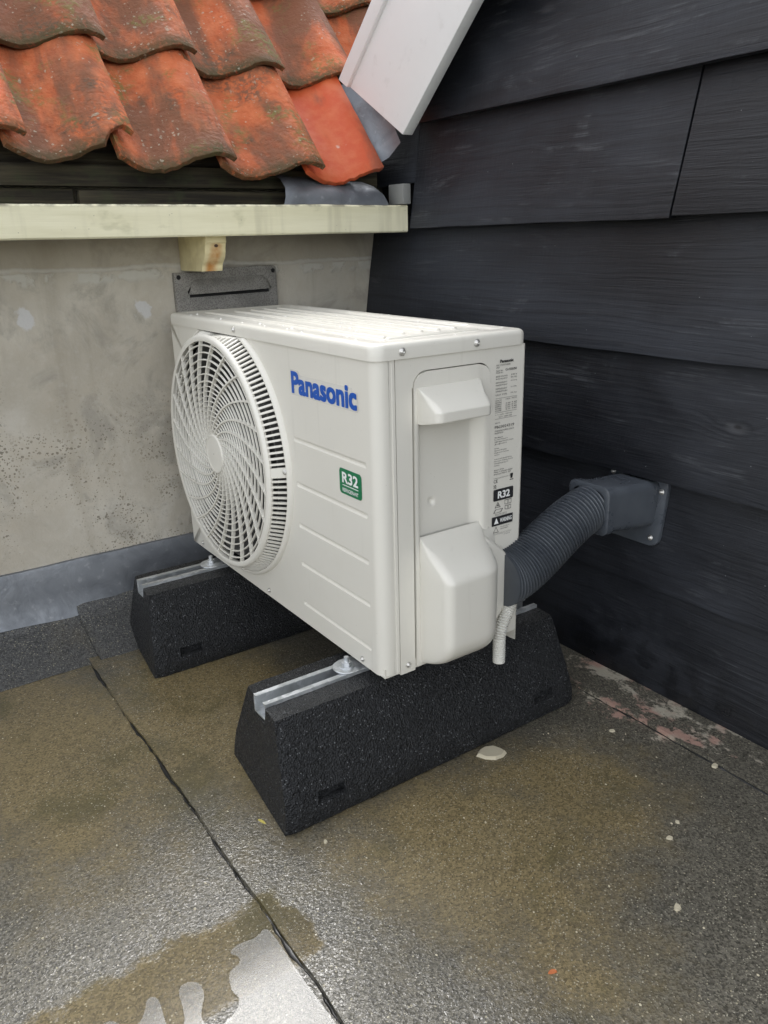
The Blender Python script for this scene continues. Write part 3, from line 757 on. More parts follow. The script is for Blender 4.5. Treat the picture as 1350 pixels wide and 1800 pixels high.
# ================================================================== wall plate
vent = empty('cover_plate', (XP, .17, .60), 'grey cement cover plate with a hooded slot fixed behind the unit', 'vent plate')
bm = bmesh.new(); prism(bm, [(.046, .598), (.12, .5975), (.17, .604), (.21, .6055), (.292, .6065), (.299, .602), (.299, .44), (.046, .44)], 0, XP - .004, XP + .012)
bmesh.ops.bevel(bm, geom=list(bm.edges), offset=.002, segments=2, profile=.5, affect='EDGES'); build('plate', bm, M['cement'], vent, 35)
bm = bmesh.new(); n = 30; prev = None
for i in range(n + 1):
    t = i / n; y = .074 + .206 * t; e = min(1.0, min(t, 1 - t) / .13); e = math.sqrt(max(0, 1 - (1 - e) ** 2)); zb = .551 + .004 * t
    ring = [bm.verts.new(p) for p in ((XP + .0115, y, zb + .030 * e + .001), (XP + .018, y, zb + .025 * e + .001), (XP + .012 + .019 * e, y, zb + .005), (XP + .012 + .019 * e, y, zb), (XP + .0115, y, zb + .0005))]
    if prev:
        for a in range(4): bm.faces.new((prev[a], prev[a + 1], ring[a + 1], ring[a]))
    prev = ring
build('slot_hood', bm, M['cement'], vent, 35)
bm = bmesh.new(); prism(bm, [(.078, .5495), (.276, .5535), (.276, .5465), (.078, .5435)], 0, XP + .0115, XP + .0127); build('slot', bm, M['inner'], vent, 0)
for y, z in ((.056, .588), (.290, .594)):
    bm = bmesh.new(); screw(bm, (XP + .0118, y, z), (1, 0, 0), .004); build('screw', bm, M['inner'], vent)

# ================================================================== rubber supports
def support(xc, label):
    e = empty('rubber_support', (xc, .11, ZF), label, 'support block', 'recycled rubber support blocks')
    b0, b1 = -.190, .414
    t0, t1 = -.172, .409
    bm = bmesh.new(); sec = [(.1225, ZF + .012), (.122, ZF + .034), (.115, ZF + .055), (.0665, -.036), (.060, -.024)]
    prof = [(-.1205, ZF + .007), (-.1225, ZF + .012)] + [(-a, b) for a, b in sec[1:]]
    half = prof + [(-.0212, -.0222), (-.0212, -.050), (.0212, -.050), (.0212, -.0222)] + [(a, b) for a, b in reversed(sec)] + [(.1205, ZF + .007)]
    ns = 40; rings = []
    for i in range(ns + 1):
        t = i / ns; ring = []
        for a, b in half:
            f = (b - ZF) / (-.022 - ZF); ya = b0 + (t0 - b0) * f - .10 * a; yb_ = b1 + (t1 - b1) * f
            ee = min(t, 1 - t) * (yb_ - ya); rr = .012
            q = 1 - (1 - math.sqrt(max(0, 1 - max(0, 1 - ee / rr) ** 2))) * .045
            k = 1.0 if abs(a) < .03 else q
            ring.append(bm.verts.new((xc + a * k + .0012 * nz(a * 40, t * 40, b * 40), ya + (yb_ - ya) * t + .001 * nz(t * 30, b * 30), b + (.0012 * nz(t * 30, a * 40) if b > ZF + .02 else 0))))
        rings.append(ring)
    k = len(half)
    for A_, B_ in zip(rings, rings[1:]):
        for j in range(k): bm.faces.new((A_[j], A_[(j + 1) % k], B_[(j + 1) % k], B_[j]))
    fa = bm.faces.new(rings[0]); fb = bm.faces.new(list(reversed(rings[-1])))
    # hand slots in both long sides
    cut = bmesh.new()
    for s in (-1, 1):
        for yc in (-.118, .335):
            rbox(cut, (min(xc + s * .105, xc + s * .15), yc - .024, ZF + .038), (max(xc + s * .105, xc + s * .15), yc + .024, ZF + .056))
    blk = build('block', bm, M['rubber'], e, 40)
    cme = bpy.data.meshes.new('cutter'); bmesh.ops.translate(cut, verts=cut.verts, vec=-Vector(e.location)); bmesh.ops.recalc_face_normals(cut, faces=cut.faces); cut.to_mesh(cme); cut.free()
    co = bpy.data.objects.new('cutter', cme); col.objects.link(co); co.location = e.location
    bpy.context.view_layer.update()
    md = blk.modifiers.new('slots', 'BOOLEAN'); md.operation = 'DIFFERENCE'; md.object = co; md.solver = 'EXACT'
    bpy.context.view_layer.update()
    ev = blk.evaluated_get(bpy.context.evaluated_depsgraph_get()); nm = bpy.data.meshes.new_from_object(ev)
    blk.modifiers.clear(); blk.data = nm; nm.name = 'block'; bpy.data.objects.remove(co); bpy.data.meshes.remove(cme)
    nm.shade_smooth(); nm.set_sharp_from_angle(angle=R(40))
    # galvanised C rail
    bm = bmesh.new(); w = .0205; t = .0022
    cs = [(-w, -.0475), (w, -.0475), (w, -.0165), (w - .009, -.0165), (w - .009, -.0187), (w - t, -.0187), (w - t, -.0453), (-w + t, -.0453), (-w + t, -.0187), (-w + .009, -.0187), (-w + .009, -.0165), (-w, -.0165)]
    prism(bm, [(xc + a, b) for a, b in cs], 1, -.1735, .409); build('rail', bm, M['galv'], e, 30)
    return e
sup1 = support(.690, 'black rubber support block nearest the camera under the unit')
sup2 = support(.126, 'black rubber support block beside the plaster wall')

# ================================================================== air conditioner
W_, D_, H_ = .78, .289, .52
ac = empty('air_conditioner', (W_ / 2, D_ / 2, -.016), 'ivory outdoor air conditioner unit with round fan grille', 'air conditioner')
CX, CZ, RH = .266, .269, .2435
ZL = .4975
# front panel: part with the round opening
bm = bmesh.new(); N = 120; X0, X1, Z0, Z1 = .002, .52, .0, ZL
inner, outer = [], []
cor = [math.atan2(zz - CZ, xx - CX) for xx, zz in ((X1, Z1), (X0, Z1), (X0, Z0), (X1, Z0))]
angs = sorted([2 * math.pi * i / N - math.pi for i in range(N)] + cor)
for t in angs:
    c, s = math.cos(t), math.sin(t)
    k = min(((X1 - CX) / c if c > 1e-9 else 9), ((X0 - CX) / c if c < -1e-9 else 9), ((Z1 - CZ) / s if s > 1e-9 else 9), ((Z0 - CZ) / s if s < -1e-9 else 9))
    outer.append(bm.verts.new((CX + k * c, 0, CZ + k * s))); kk = min(RH, k - .0004)
    inner.append(bm.verts.new((CX + kk * c, 0, CZ + kk * s)))
m_ = len(angs)
for i in range(m_): bm.faces.new((outer[i], outer[(i + 1) % m_], inner[(i + 1) % m_], inner[i]))
# right part with pressed grooves, then the rounded corner and return
gz = [.343, .264, .189, .117, .040]
zr = [Z0]
for g in sorted(gz): zr += [g - .0045, g - .0022, g, g + .0022, g + .0045]
zr += [Z1]
xr = [.52, .531, .5335, .536, .745, .7475, .750, .757]
cr = .019
path = [(x, 0.0) for x in xr] + [(W_ - cr + cr * math.sin(t), cr - cr * math.cos(t)) for t in [R(a) for a in range(0, 91, 10)]] + [(W_, .0225), (W_ - .0018, .0238), (W_ - .0018, .0278), (W_, .0291), (W_, .0335), (W_ - .008, .0335)]
grid = []
for i, (x, y) in enumerate(path):
    row = []
    for z in zr:
        g = min(abs(z - q) for q in gz); dy = 0
        if g < .003 and .5325 < x < .7485 and y == 0: dy = .0028 if g < .0012 else .0022
        xx = x
        if abs(x - (W_ - .0018)) < 1e-6 and (z < .01 or z > .485): xx = W_
        row.append(bm.verts.new((xx, y + dy, z)))
    grid.append(row)
for a, b in zip(grid, grid[1:]):
    for j in range(len(zr) - 1): bm.faces.new((a[j], b[j], b[j + 1], a[j + 1]))
# left return and bottom lip
vs = [bm.verts.new(p) for p in ((.002, 0, 0), (.002, 0, Z1), (0, .004, Z1), (0, .004, 0), (0, D_, 0), (0, D_, Z1))]
bm.faces.new((vs[0], vs[1], vs[2], vs[3])); bm.faces.new((vs[3], vs[2], vs[5], vs[4]))
bmesh.ops.remove_doubles(bm, verts=bm.verts, dist=1e-5)
front = build('front_panel', bm, M['paint'], ac, 18)
# side panel strip and body
bm = bmesh.new()
def sheet(bm, y0, y1, z0, z1, x=W_ - .0005, ret=.012):
    v = [bm.verts.new(p) for p in ((x - ret, y0, z0), (x, y0, z0), (x, y1, z0), (x - ret, y1, z0), (x - ret, y0, z1), (x, y0, z1), (x, y1, z1), (x - ret, y1, z1))]
    for a in ((0, 1, 5, 4), (1, 2, 6, 5), (2, 3, 7, 6), (0, 3, 2, 1), (4, 5, 6, 7)): bm.faces.new([v[i] for i in a])
sheet(bm, .0350, .0640, -.006, ZL)
# part above and behind the service cover, following its rounded top
xs_ = W_ - .0005; rC = .0235; yl, yr, zt_ = .0656, .2150, .4770; yR = D_ - .004
Lp = [(yl + rC - rC * math.cos(R(a)), zt_ - rC + rC * math.sin(R(a))) for a in range(0, 91, 10)]
Rp = [(yr - rC + rC * math.sin(R(a)), zt_ - rC + rC * math.cos(R(a))) for a in range(0, 91, 10)]
top_ = Lp + Rp
vi = [bm.verts.new((xs_, y, z)) for y, z in top_]; vo = [bm.verts.new((xs_, y, ZL)) for y, z in top_]
for i in range(len(top_) - 1): bm.faces.new((vi[i], vi[i + 1], vo[i + 1], vo[i]))
p_ = [bm.verts.new((xs_, y, z)) for y, z in ((yr, 0.0), (yR, 0.0), (yR, zt_ - rC), (yR, ZL), (.064, ZL), (.064, zt_ - rC))]
bm.faces.new((p_[0], p_[1], p_[2], vi[-1])); bm.faces.new((vi[-1], p_[2], p_[3], vo[-1]))
bm.faces.new((p_[5], vi[0], vo[0], p_[4]))
ed = [vi[0]] + vi[1:] + [p_[0]]
bk_ = [bm.verts.new((xs_ - .008, v.co.y, v.co.z)) for v in ed]
for i in range(len(ed) - 1): bm.faces.new((ed[i], ed[i + 1], bk_[i + 1], bk_[i]))
side = build('side_panel', bm, M['paint'], ac, 30)
bm = bmesh.new(); prism(bm, [(W_ - .0005, D_ - .004), (W_ - .003, D_), (0, D_), (0, D_ - .003), (W_ - .01, D_ - .006)], 2, -.022, ZL); build('back_panel', bm, M['paint'], ac, 30)
build('base_pan', box((.004, .006, -.004), (W_ - .003, D_ - .004, .012)), M['paint'], ac, 0)
build('partition', box((.53, .03, .014), (.533, .27, .49)), M['inner'], ac, 0)
build('heat_exchanger', box((.01, .245, .014), (.528, .27, .49)), M['inner'], ac, 0)
# lid
bm = bmesh.new()
def rr_xy(ins):
    r = max(.004, .020 - ins * .8)
    return rounded_rect(-.003 + ins, W_ + .003 - ins, -.003 + ins, D_ + .002 - ins, r, 6)
layers = [(.004, .4975), (0, .4975), (0, .5125), (.0008, .5160), (.003, .5188), (.0065, .5203), (.012, .5207), (.030, .5207), (.033, .5190), (.036, .5185)]
rings = [[bm.verts.new((a, b, z)) for a, b in rr_xy(i)] for i, z in layers]
for a, b in zip(rings, rings[1:]):
    n = len(a)
    for j in range(n): bm.faces.new((a[j], a[(j + 1) % n], b[(j + 1) % n], b[j]))
bm.faces.new(rings[-1])
lid = build('top_panel', bm, M['paint'], ac, 40)
def rib(bm, x0, x1, y0, y1, z, h):
    L_ = []
    for ins, dz in ((0, 0), (.0008, h * .6), (.0018, h * .92), (.003, h)):
        L_.append([bm.verts.new((p[0], p[1], z + dz)) for p in rounded_rect(x0 + ins, x1 - ins, y0 + ins, y1 - ins, (y1 - y0) / 2 - .0006 - ins, 4)])
    for a, b in zip(L_, L_[1:]):
        n = len(a)
        for j in range(n): bm.faces.new((a[j], a[(j + 1) % n], b[(j + 1) % n], b[j]))
    bm.faces.new(L_[-1])
def rib_v(bm):
    L_ = []
    for ins, dz in ((0, 0), (.0008, .0018), (.0018, .0028), (.003, .003)):
        L_.append([bm.verts.new((p[1], p[0], .5183 + dz)) for p in rounded_rect(.058 + ins, .235 - ins, .719 + ins, .730 - ins, .0049 - ins, 4)])
    for a, b in zip(L_, L_[1:]):
        for j in range(len(a)): bm.faces.new((a[j], a[(j + 1) % len(a)], b[(j + 1) % len(a)], b[j]))
    bm.faces.new(L_[-1])
for y0, y1, x0, x1 in ((.058, .070, .05, .715), (.112, .122, .08, .690), (.150, .160, .08, .686), (.182, .192, .08, .688), (.214, .224, .08, .690), (.258, .268, .30, .676)):
    bm = bmesh.new(); rib(bm, x0, x1, y0, y1, .5183, .0035); build('rib', bm, M['paint'], lid, 40)
bm = bmesh.new(); rib_v(bm); build('rib', bm, M['paint'], lid, 40)
# service cover
bm = bmesh.new(); ny, nz_ = 44, 110; ya, yb_, za, zb = .0672, .2135, .001, .4755; G = []
XC = W_ + .0012
def sst(a, b, x):
    t = min(1, max(0, (x - a) / (b - a))); return t * t * (3 - 2 * t)
for j in range(nz_ + 1):
    z = za + (zb - za) * j / nz_; ins = 0
    if z > zb - .022: ins = .022 - math.sqrt(max(0, .022 ** 2 - (z - (zb - .022)) ** 2))
    row = []
    for i in range(ny + 1):
        t = i / ny; y = (ya + ins) + (yb_ - ya - 2 * ins) * t
        dep = .013 * sst(.074, .084, y) * (1 - sst(.182, .206, y)) * (1 - sst(.385, .43, z)) * sst(.12, .21, z)
        dim = math.hypot(y - .108, z - .2715)
        row.append(bm.verts.new((XC - dep - (.0045 * (1 - sst(.0042, .0058, dim))), y, z)))
    G.append(row)
for a, b in zip(G, G[1:]):
    for j in range(ny): bm.faces.new((a[j], a[j + 1], b[j + 1], b[j]))
be = [e for e in bm.edges if e.is_boundary]
ex = bmesh.ops.extrude_edge_only(bm, edges=be)
for v in ex['geom']:
    if isinstance(v, bmesh.types.BMVert): v.co.x = W_ - .010
cover = build('service_cover', bm, M['paint'], ac, 45)
bm = bmesh.new(); rows = []
for j in range(41):
    t = j / 40; z = .4000 + (.4535 - .4000) * t
    # outward profile: undercut bottom, rounded lip, sloping top
    if z < .4075: ox = .012 + .033 * math.sin(min(1, (z - .4000) / .0075) * math.pi / 2)
    elif z < .4215: ox = .045
    else: ox = .045 * (1 - ((z - .4215) / (.4535 - .4215)) ** 1.12)
    rr = min(.012, max(.0008, ox * .4)); yl_, yr_ = .0735, .1925 - .24 * ox
    P = [(-.006, .0725), (max(ox - rr, 0), .0725 + .18 * ox * .4)]
    y1_ = .0725 + .072 * ox
    for q in range(1, 6): a_ = R(18 * q); P.append((ox - rr + rr * math.sin(a_), y1_ + rr - rr * math.cos(a_)))
    for q in range(1, 4): P.append((ox, y1_ + rr + (yr_ - rr - y1_ - rr) * q / 4))
    for q in range(0, 6): a_ = R(18 * q); P.append((ox - rr + rr * math.cos(a_), yr_ - rr + rr * math.sin(a_)))
    P.append((-.006, .1935))
    rows.append([bm.verts.new((XC + x, y, z)) for x, y in P])
for a, b in zip(rows, rows[1:]):
    for j in range(len(a) - 1): bm.faces.new((a[j], a[j + 1], b[j + 1], b[j]))
bm.faces.new(rows[0]); bm.faces.new(rows[-1])
build('handle', bm, M['paint'], cover, 50)
# valve bulge: smooth swept shell
bm = bmesh.new(); rows = []
def bulge_x(z):
    top = sst(.222, .158, z) if z > .1 else 1.0
    bot = math.sqrt(max(0, 1 - ((.058 - z) / .055) ** 2)) if z < .058 else 1.0
    return top * bot
for j in range(61):
    z = .004 + (.220 - .004) * j / 60; k = bulge_x(z); dx = .070 * k
    pts = []
    yL0, yL1, yR1, yR0 = .0745, .0785, .186, .232
    rr = min(.016, dx * .55)
    # path: wall left -> out -> rounded -> front -> rounded -> taper to wall right
    P = [(0, yL0), (dx - rr, yL1)]
    for q in range(1, 7): a = R(15 * q); P.append((dx - rr + rr * math.sin(a), yL1 + rr - rr * math.cos(a)))
    for q in range(1, 5): P.append((dx, yL1 + rr + (yR1 - .03 - yL1 - rr) * q / 4))
    for q in range(1, 9): a = R(11.25 * q); P.append((dx * (1 - (1 - math.cos(a)) * .62), yR1 - .03 + .046 * math.sin(a)))
    P.append((0, yR0 + .004))
    rows.append([bm.verts.new((XC - .004 + max(x, 0), y, z)) for x, y in P])
for a, b in zip(rows, rows[1:]):
    for j in range(len(a) - 1): bm.faces.new((a[j], a[j + 1], b[j + 1], b[j]))
bm.faces.new(rows[0]); bm.faces.new(rows[-1])
build('valve_cover', bm, M['paint'], cover, 50)
bm = hull([(.778, .19, .03), (.778, .255, .05), (.778, .255, .135), (.778, .245, .165), (.778, .205, .200), (.778, .19, .200), (.800, .19, .03), (.800, .251, .055), (.800, .251, .132), (.800, .240, .160), (.800, .203, .192), (.800, .19, .195)], .005, 3)
build('pipe_cover', bm, M['paint'], cover, 50)
# screws
for p, nrm in (((.7832, .045, .508), (1, 0, 0)), ((.7832, .183, .508), (1, 0, 0)), ((.33, -.0032, .509), (0, -1, 0)), ((.7798, .050, .008), (1, 0, 0)), ((.7798, .262, .016), (1, 0, 0)), ((.722, -.0003, .010), (0, -1, 0)), ((.39, -.0003, .013), (0, -1, 0)), ((.06, -.0003, .013), (0, -1, 0))):
    bm = bmesh.new(); screw(bm, p, nrm, .0046 if p[2] > .5 else .0038); build('screw', bm, M['steel'], ac)
# mounting feet with bolt
for xc in (.690, .126):
    bm = bmesh.new(); prism(bm, [(xc - .024 + .0 * 1, .05)] + [(xc - .024, -.012)] + [(xc + .024 * math.cos(t), -.012 + .024 * math.sin(t)) for t in [R(a) for a in range(195, 346, 15)]] + [(xc + .024, -.012), (xc + .024, .05)], 2, -.0162, -.0135)
    bmesh.ops.bevel(bm, geom=[e for e in bm.edges if e.calc_length() > .0029], offset=.0006, segments=1, affect='EDGES')
    ft = build('mounting_foot', bm, M['galv'], ac, 35)
    for s in (-1, 1):
        bm = bmesh.new(); prism(bm, [(.012, -.0136), (.045, -.0136), (.045, .002), (.030, .002)], 0, xc + s * .020 - .0012, xc + s * .020 + .0012)
        build('gusset', bm, M['galv'], ft, 0)
    bm = bmesh.new(); 
    def cyl(r, z0, z1, n): prism(bm, [(xc + r * math.cos(2 * math.pi * k / n), -.012 + r * math.sin(2 * math.pi * k / n)) for k in range(n)], 2, z0, z1)
    cyl(.0125, -.0136, -.0118, 24); cyl(.0082, -.0117, -.0055, 6); cyl(.0042, -.0054, .0035, 14)
    build('bolt', bm, M['galv'], ft, 30)

# ---------------------------------------------------------------- fan, shroud and grille
bm = bmesh.new(); revolve(bm, [(.2145, -.010), (.2095, .004), (.206, .03), (.206, .11), (.2085, .11), (.2085, .03), (.2125, .004), (.2165, -.009)], 96, (CX, CZ))
build('fan_shroud', bm, M['shroud'], ac, 40)
bm = bmesh.new(); revolve(bm, [(.2432, .0035), (.2405, .02), (.236, .06), (.2088, .062)], 96, (CX, CZ), closed=False)
bmesh.ops.bisect_plane(bm, geom=bm.verts[:] + bm.edges[:] + bm.faces[:], plane_co=(0, 0, ZL - .0012), plane_no=(0, 0, 1), clear_outer=True)
build('shade_liner', bm, M['inner'], ac, 40)  # added black sheet that stands for the shade behind the vent slots
fan = build('fan', box((CX - .002, .02, CZ - .002), (CX + .002, .09, CZ + .002)), M['fan'], ac, 0)
bm = bmesh.new(); revolve(bm, [(.001, .018), (.045, .020), (.055, .03), (.056, .085), (.001, .085)], 40, (CX, CZ), closed=False); build('fan_hub', bm, M['fan'], fan, 40)
for b in range(3):
    bm = bmesh.new(); T = []
    for i in range(13):
        r = .05 + .148 * i / 12; row = []
        for j in range(11):
            sp = R(54 + 22 * (i / 12)); t = R(20 + 120 * b) + sp * (j / 10 - .5) + R(26) * (i / 12)
            y = .095 - .070 * (j / 10) - .01 * (i / 12) + .008 * math.sin(j / 10 * math.pi)
            row.append(bm.verts.new((CX + r * math.cos(t), y, CZ + r * math.sin(t))))
        T.append(row)
    for a, c in zip(T, T[1:]):
        for j in range(10): bm.faces.new((a[j], c[j], c[j + 1], a[j + 1]))
    build('fan_blade', bm, M['fan'], fan, 50)
YF = -.036
grille = bmesh.new()
revolve(grille, [(.2165, YF), (.2235, YF - .0012), (.2275, YF + .001), (.2290, YF + .005), (.2265, YF + .010), (.2170, YF + .009)], 160, (CX, CZ))
gr = build('fan_grille', grille, M['grille'], ac, 45)
bm = bmesh.new(); revolve(bm, [(.2418, .001), (.2418, -.0055), (.2440, -.0085), (.2475, -.0080), (.2502, -.0045), (.2510, .001)], 160, (CX, CZ), closed=False)
bmesh.ops.bisect_plane(bm, geom=bm.verts[:] + bm.edges[:] + bm.faces[:], plane_co=(0, 0, ZL - .0006), plane_no=(0, 0, 1), clear_outer=True)
build('flange', bm, M['grille'], gr, 45)
for r in (.2085, .195, .1815, .168, .1545, .141, .131, .1215, .112, .1025, .093, .0835, .074, .0645, .055, .046):
    bm = bmesh.new(); w = .0015 if r > .135 else .0011
    dp_ = .0052 if r > .135 else .0042
    revolve(bm, [(r - w, YF + dp_), (r - w * .8, YF + .0022), (r, YF + .0016), (r + w * .8, YF + .0022), (r + w, YF + dp_)], 110 if r > .1 else 72, (CX, CZ)); build('grille_ring', bm, M['grille'], gr, 50)
for k in range(24):
    bm = bmesh.new(); prev = None; n = 26
    for i in range(n + 1):
        r = .036 + (.219 - .036) * i / n; t = R(81 + 15 * k) - R(37) * math.log(r / .043)
        t2 = R(81 + 15 * k) - R(37) * math.log((r + .001) / .043)
        dx, dz = (r + .001) * math.cos(t2) - r * math.cos(t), (r + .001) * math.sin(t2) - r * math.sin(t); ll = math.hypot(dx, dz)
        nx, nz2 = -dz / ll, dx / ll; w = .0016
        p = (CX + r * math.cos(t), CZ + r * math.sin(t))
        ring = [bm.verts.new((p[0] + s * nx * w, YF + y, p[1] + s * nz2 * w)) for s, y in ((-1, .0072), (-1, .0002), (1, .0002), (1, .0072))]
        if prev:
            for a in range(4): bm.faces.new((prev[a], prev[(a + 1) % 4], ring[(a + 1) % 4], ring[a]))
        else: bm.faces.new(ring)
        prev = ring
    bm.faces.new(prev)
    build('grille_spoke', bm, M['grille'], gr, 40)
bm = bmesh.new(); revolve(bm, [(.0395, YF + .010), (.0395, YF + .001), (.0375, YF - .0015), (.034, YF - .002), (.0338, YF - .0012), (.001, YF - .0018)], 48, (CX, CZ), closed=False); build('hub_cap', bm, M['grille'], gr, 40)
bm = bmesh.new()
for k in range(144):
    t = R(2.5 * k + 1.2); c, s = math.cos(t), math.sin(t)
    if abs(((math.degrees(t) + 180) % 360) - 180 - 2.4) < 2.2: continue
    ro = .2430
    if CZ + ro * s > ZL - .002: ro = (ZL - .002 - CZ) / s
    w = .0019
    a = [(.2262, YF + .002), (ro, -.004 - (.2430 - ro) * 1.9), (ro, .002), (.2262, YF + .008)]
    if ro < .2262: continue
    vv = []
    for sg in (-1, 1): vv.append([bm.verts.new((CX + r * c - sg * w * s, y, CZ + r * s + sg * w * c)) for r, y in a])
    bm.faces.new(vv[0]); bm.faces.new(list(reversed(vv[1])))
    for j in range(4): bm.faces.new((vv[0][j], vv[0][(j + 1) % 4], vv[1][(j + 1) % 4], vv[1][j]))
o = build('vent_bars', bm, M['grille'], gr, 30); o['kind'] = 'stuff'
bm = bmesh.new()
A_ = [(.2255, YF + .001), (.2440, -.003), (.2440, .004), (.2255, YF + .012)]
revolve(bm, A_, 8, (CX, CZ), R(.3), R(4.6)); build('clip_tab', bm, M['grille'], gr, 40)
bm = bmesh.new(); screw(bm, (CX + .2415, -.0085, CZ + .012), (.75, -.66, 0), .004); build('screw', bm, M['steel'], gr)

# ---------------------------------------------------------------- lettering and labels
lg = build('logo_backing', flat_poly([(.5335, .4190), (.7330, .4190), (.7350, .4205), (.7350, .4490), (.7200, .4490), (.7200, .4540), (.5650, .4540), (.5600, .4605), (.5325, .4605), (.5325, .4200)], 'front', .0005), M['silver'], ac, 0)
build('logo', text_bm('Panasonic', 'front', .535, .7328, .4212, .4588, bold=.040, lift=.0009), M['blue'], lg, 0)
stk = build('refrigerant_sticker', flat_poly([(a, b) for a, b in rounded_rect(.6745, .7375, .2845, .3255, .006, 4)], 'front', .0006), M['green'], ac, 0)
bm = text_bm('R32', 'front', .683, .7285, .3025, .3205, bold=.03, lift=.001)
join_bm(bm, text_bm('REFRIGERANT', 'front', .6835, .7285, .2885, .2945, bold=.02, lift=.001))
join_bm(bm, flat_poly([(.6835, .2985), (.7285, .2985), (.7285, .2998), (.6835, .2998)], 'front', .001)); build('lettering', bm, M['wprint'], stk, 0)
# rating plate printed on the side
ya = .2255
ink = bmesh.new()
def line(txt, z, h, y=None, w=None, bold=.0, sx=.8):
    join_bm(ink, text_bm(txt, 'side', y or ya, (y or ya) + w if w else None, z, z + h, bold=bold, sx=sx, lift=.0004))
line('Panasonic', .4665, .0065, .2335, .028, .03)
line('AIR CONDITIONER', .4608, .0030); line('UNIT', .4562, .0030); line('Model No.', .4500, .0030); line('CU-TZ25ZKE', .4500, .0042, .245, .024, .01); line('Model No.', .4460, .0030)
for i, (a, b) in enumerate((('RATED VOLTAGE', '230 V'), ('RATED FREQUENCY', '50 Hz'), ('REFRIGERANT', 'R32 0.6 kg'), ('MAXIMUM INPUT', ''), ('REFRIGERANT', '3.1 MPa'), ('OPERATION', ''), ('UNIT TYPE', '29 kg'))):
    line(a, .4385 - .0052 * i - .002 * (i // 2), .0028, w=.024); 
    if b: line(b, .4392 - .0052 * i - .002 * (i // 2), .0028, .257, .013)
for z in (.3955, .3665, .3535): join_bm(ink, flat_poly([(ya, z), (ya + .046, z), (ya + .046, z + .0005), (ya, z + .0005)], 'side', .0004))
for i in range(6):
    line(('CAPACITY', 'HEATING', 'CURRENT', 'INPUT', 'POWER', 'COP')[i], .3900 - .0042 * i, .0026, w=.013)
    if i not in (1,): line(('COOLING', '2.5 kW', '2.50', '0.65', '3.05', '4.10')[i], .3908 - .0042 * i, .0026, .247, .010); line(('HEATING', '3.2 kW', '3.40', '0.77', '3.40', '4.60')[i], .3912 - .0042 * i, .0026, .260, .011)
line('A  3.1 (2.9)  1100/1400', .3605, .0028, w=.036); line('CU-1  1000/1400', .3560, .0026, .233, .028)
line('SERIAL NO.', .3440, .0026, w=.011); line('FB23024319', .3345, .0050, w=.041, bold=.0)
for i, (t_, w) in enumerate((('MANUFACTURED 2024-05', .041), ('MADE IN EU', .018), ('', 0), ('Manufacturer', .018), ('Panasonic Corporation', .028), ('1006 Oaza Kadoma, Osaka', .041), ('Japan', .026), ('', 0), ('Importer', .010), ('Panasonic Marketing', .026), ('Hagenauer Strasse', .031), ('Germany', .011), ('', 0), ('Authorised representative', .038), ('Panasonic Testing Centre', .041), ('Winsbergring 15', .030), ('Hamburg', .011), ('', 0), ('Panasonic UK Ltd', .021), ('Maxis 2 Western Road', .040), ('Bracknell RG12 1RT', .037), ('', 0), ('www.panasonic.com', .041))):
    if t_: line(t_, .3290 - .0038 * i, .0024, w=w)
line('CE', .2385, .0060, w=.0085, bold=.0); line('UK', .2325, .0030, w=.006, bold=.01); line('CA', .2290, .0030, w=.006, bold=.01)
# crossed bin
join_bm(ink, flat_poly([(.2625, .2415), (.2665, .2415), (.2675, .2500), (.2615, .2500)], 'side', .0004)); join_bm(ink, flat_poly([(.2605, .2385), (.2685, .2385), (.2685, .2398), (.2605, .2398)], 'side', .0004))
def outline(pts, t):
    n = len(pts); cx_, cz_ = sum(p[0] for p in pts) / n, sum(p[1] for p in pts) / n
    for i in range(n):
        a, b = pts[i], pts[(i + 1) % n]; f = lambda p: (p[0] + (cx_ - p[0]) * t, p[1] + (cz_ - p[1]) * t)
        join_bm(ink, flat_poly([a, b, f(b), f(a)], 'side', .0004))
outline([(.229, .2035), (.2415, .2035), (.2355, .2140)], .22); join_bm(ink, flat_poly([(.2342, .206), (.2372, .206), (.2362, .2098), (.2352, .2098)], 'side', .0004))
outline([(.2505, .2065), (.2575, .2060), (.2575, .2145), (.2505, .2145)], .16); outline([(.2585, .2060), (.2655, .2065), (.2655, .2145), (.2585, .2145)], .16)
outline([(.226, .1935), (.2430, .1935), (.2470, .2000), (.2300, .2000)], .18); outline([(.2515, .1965), (.2580, .1955), (.2580, .2035), (.2515, .2040)], .2); outline([(.2590, .1955), (.2650, .1965), (.2650, .2040), (.2590, .2035)], .2)
line('Flammable material', .1885, .0024, .230, .025); line('Read manual before use', .1850, .0024, .230, .026)
outline([(.2265, .1575), (.2385, .1575), (.2325, .1690)], .2); line('May cause electric', .1650, .0024, .2425, .020); line('shock hazard', .1615, .0024, .2425, .017)
line('Disconnect power before service', .1525, .0024, w=.042); line('Wait for discharge of capacitors', .1488, .0024, w=.041); line('ACXF60', .1430, .0022, .250, .014)
ZM = [(.10, .150), (.143, .186), (.1575, .193), (.169, .2035), (.1715, .205), (.183, .221), (.185, .2225), (.1935, .2275), (.214, .246), (.2155, .248), (.2275, .268), (.229, .270), (.2445, .285), (.337, .372), (.473, .4775), (.6, .60)]
def zmap(bm):
    for v in bm.verts:
        for (a, b), (c, e) in zip(ZM, ZM[1:]):
            if a <= v.co.z <= c: v.co.z = b + (e - b) * (v.co.z - a) / (c - a); break
    return bm
rating = build('rating_label', zmap(ink), M['ink'], ac, 0)
bm = flat_poly(rounded_rect(.2255, .2690, .2155, .2275, .002, 3), 'side', .0004); build('print_block', zmap(bm), M['ink'], rating, 0)
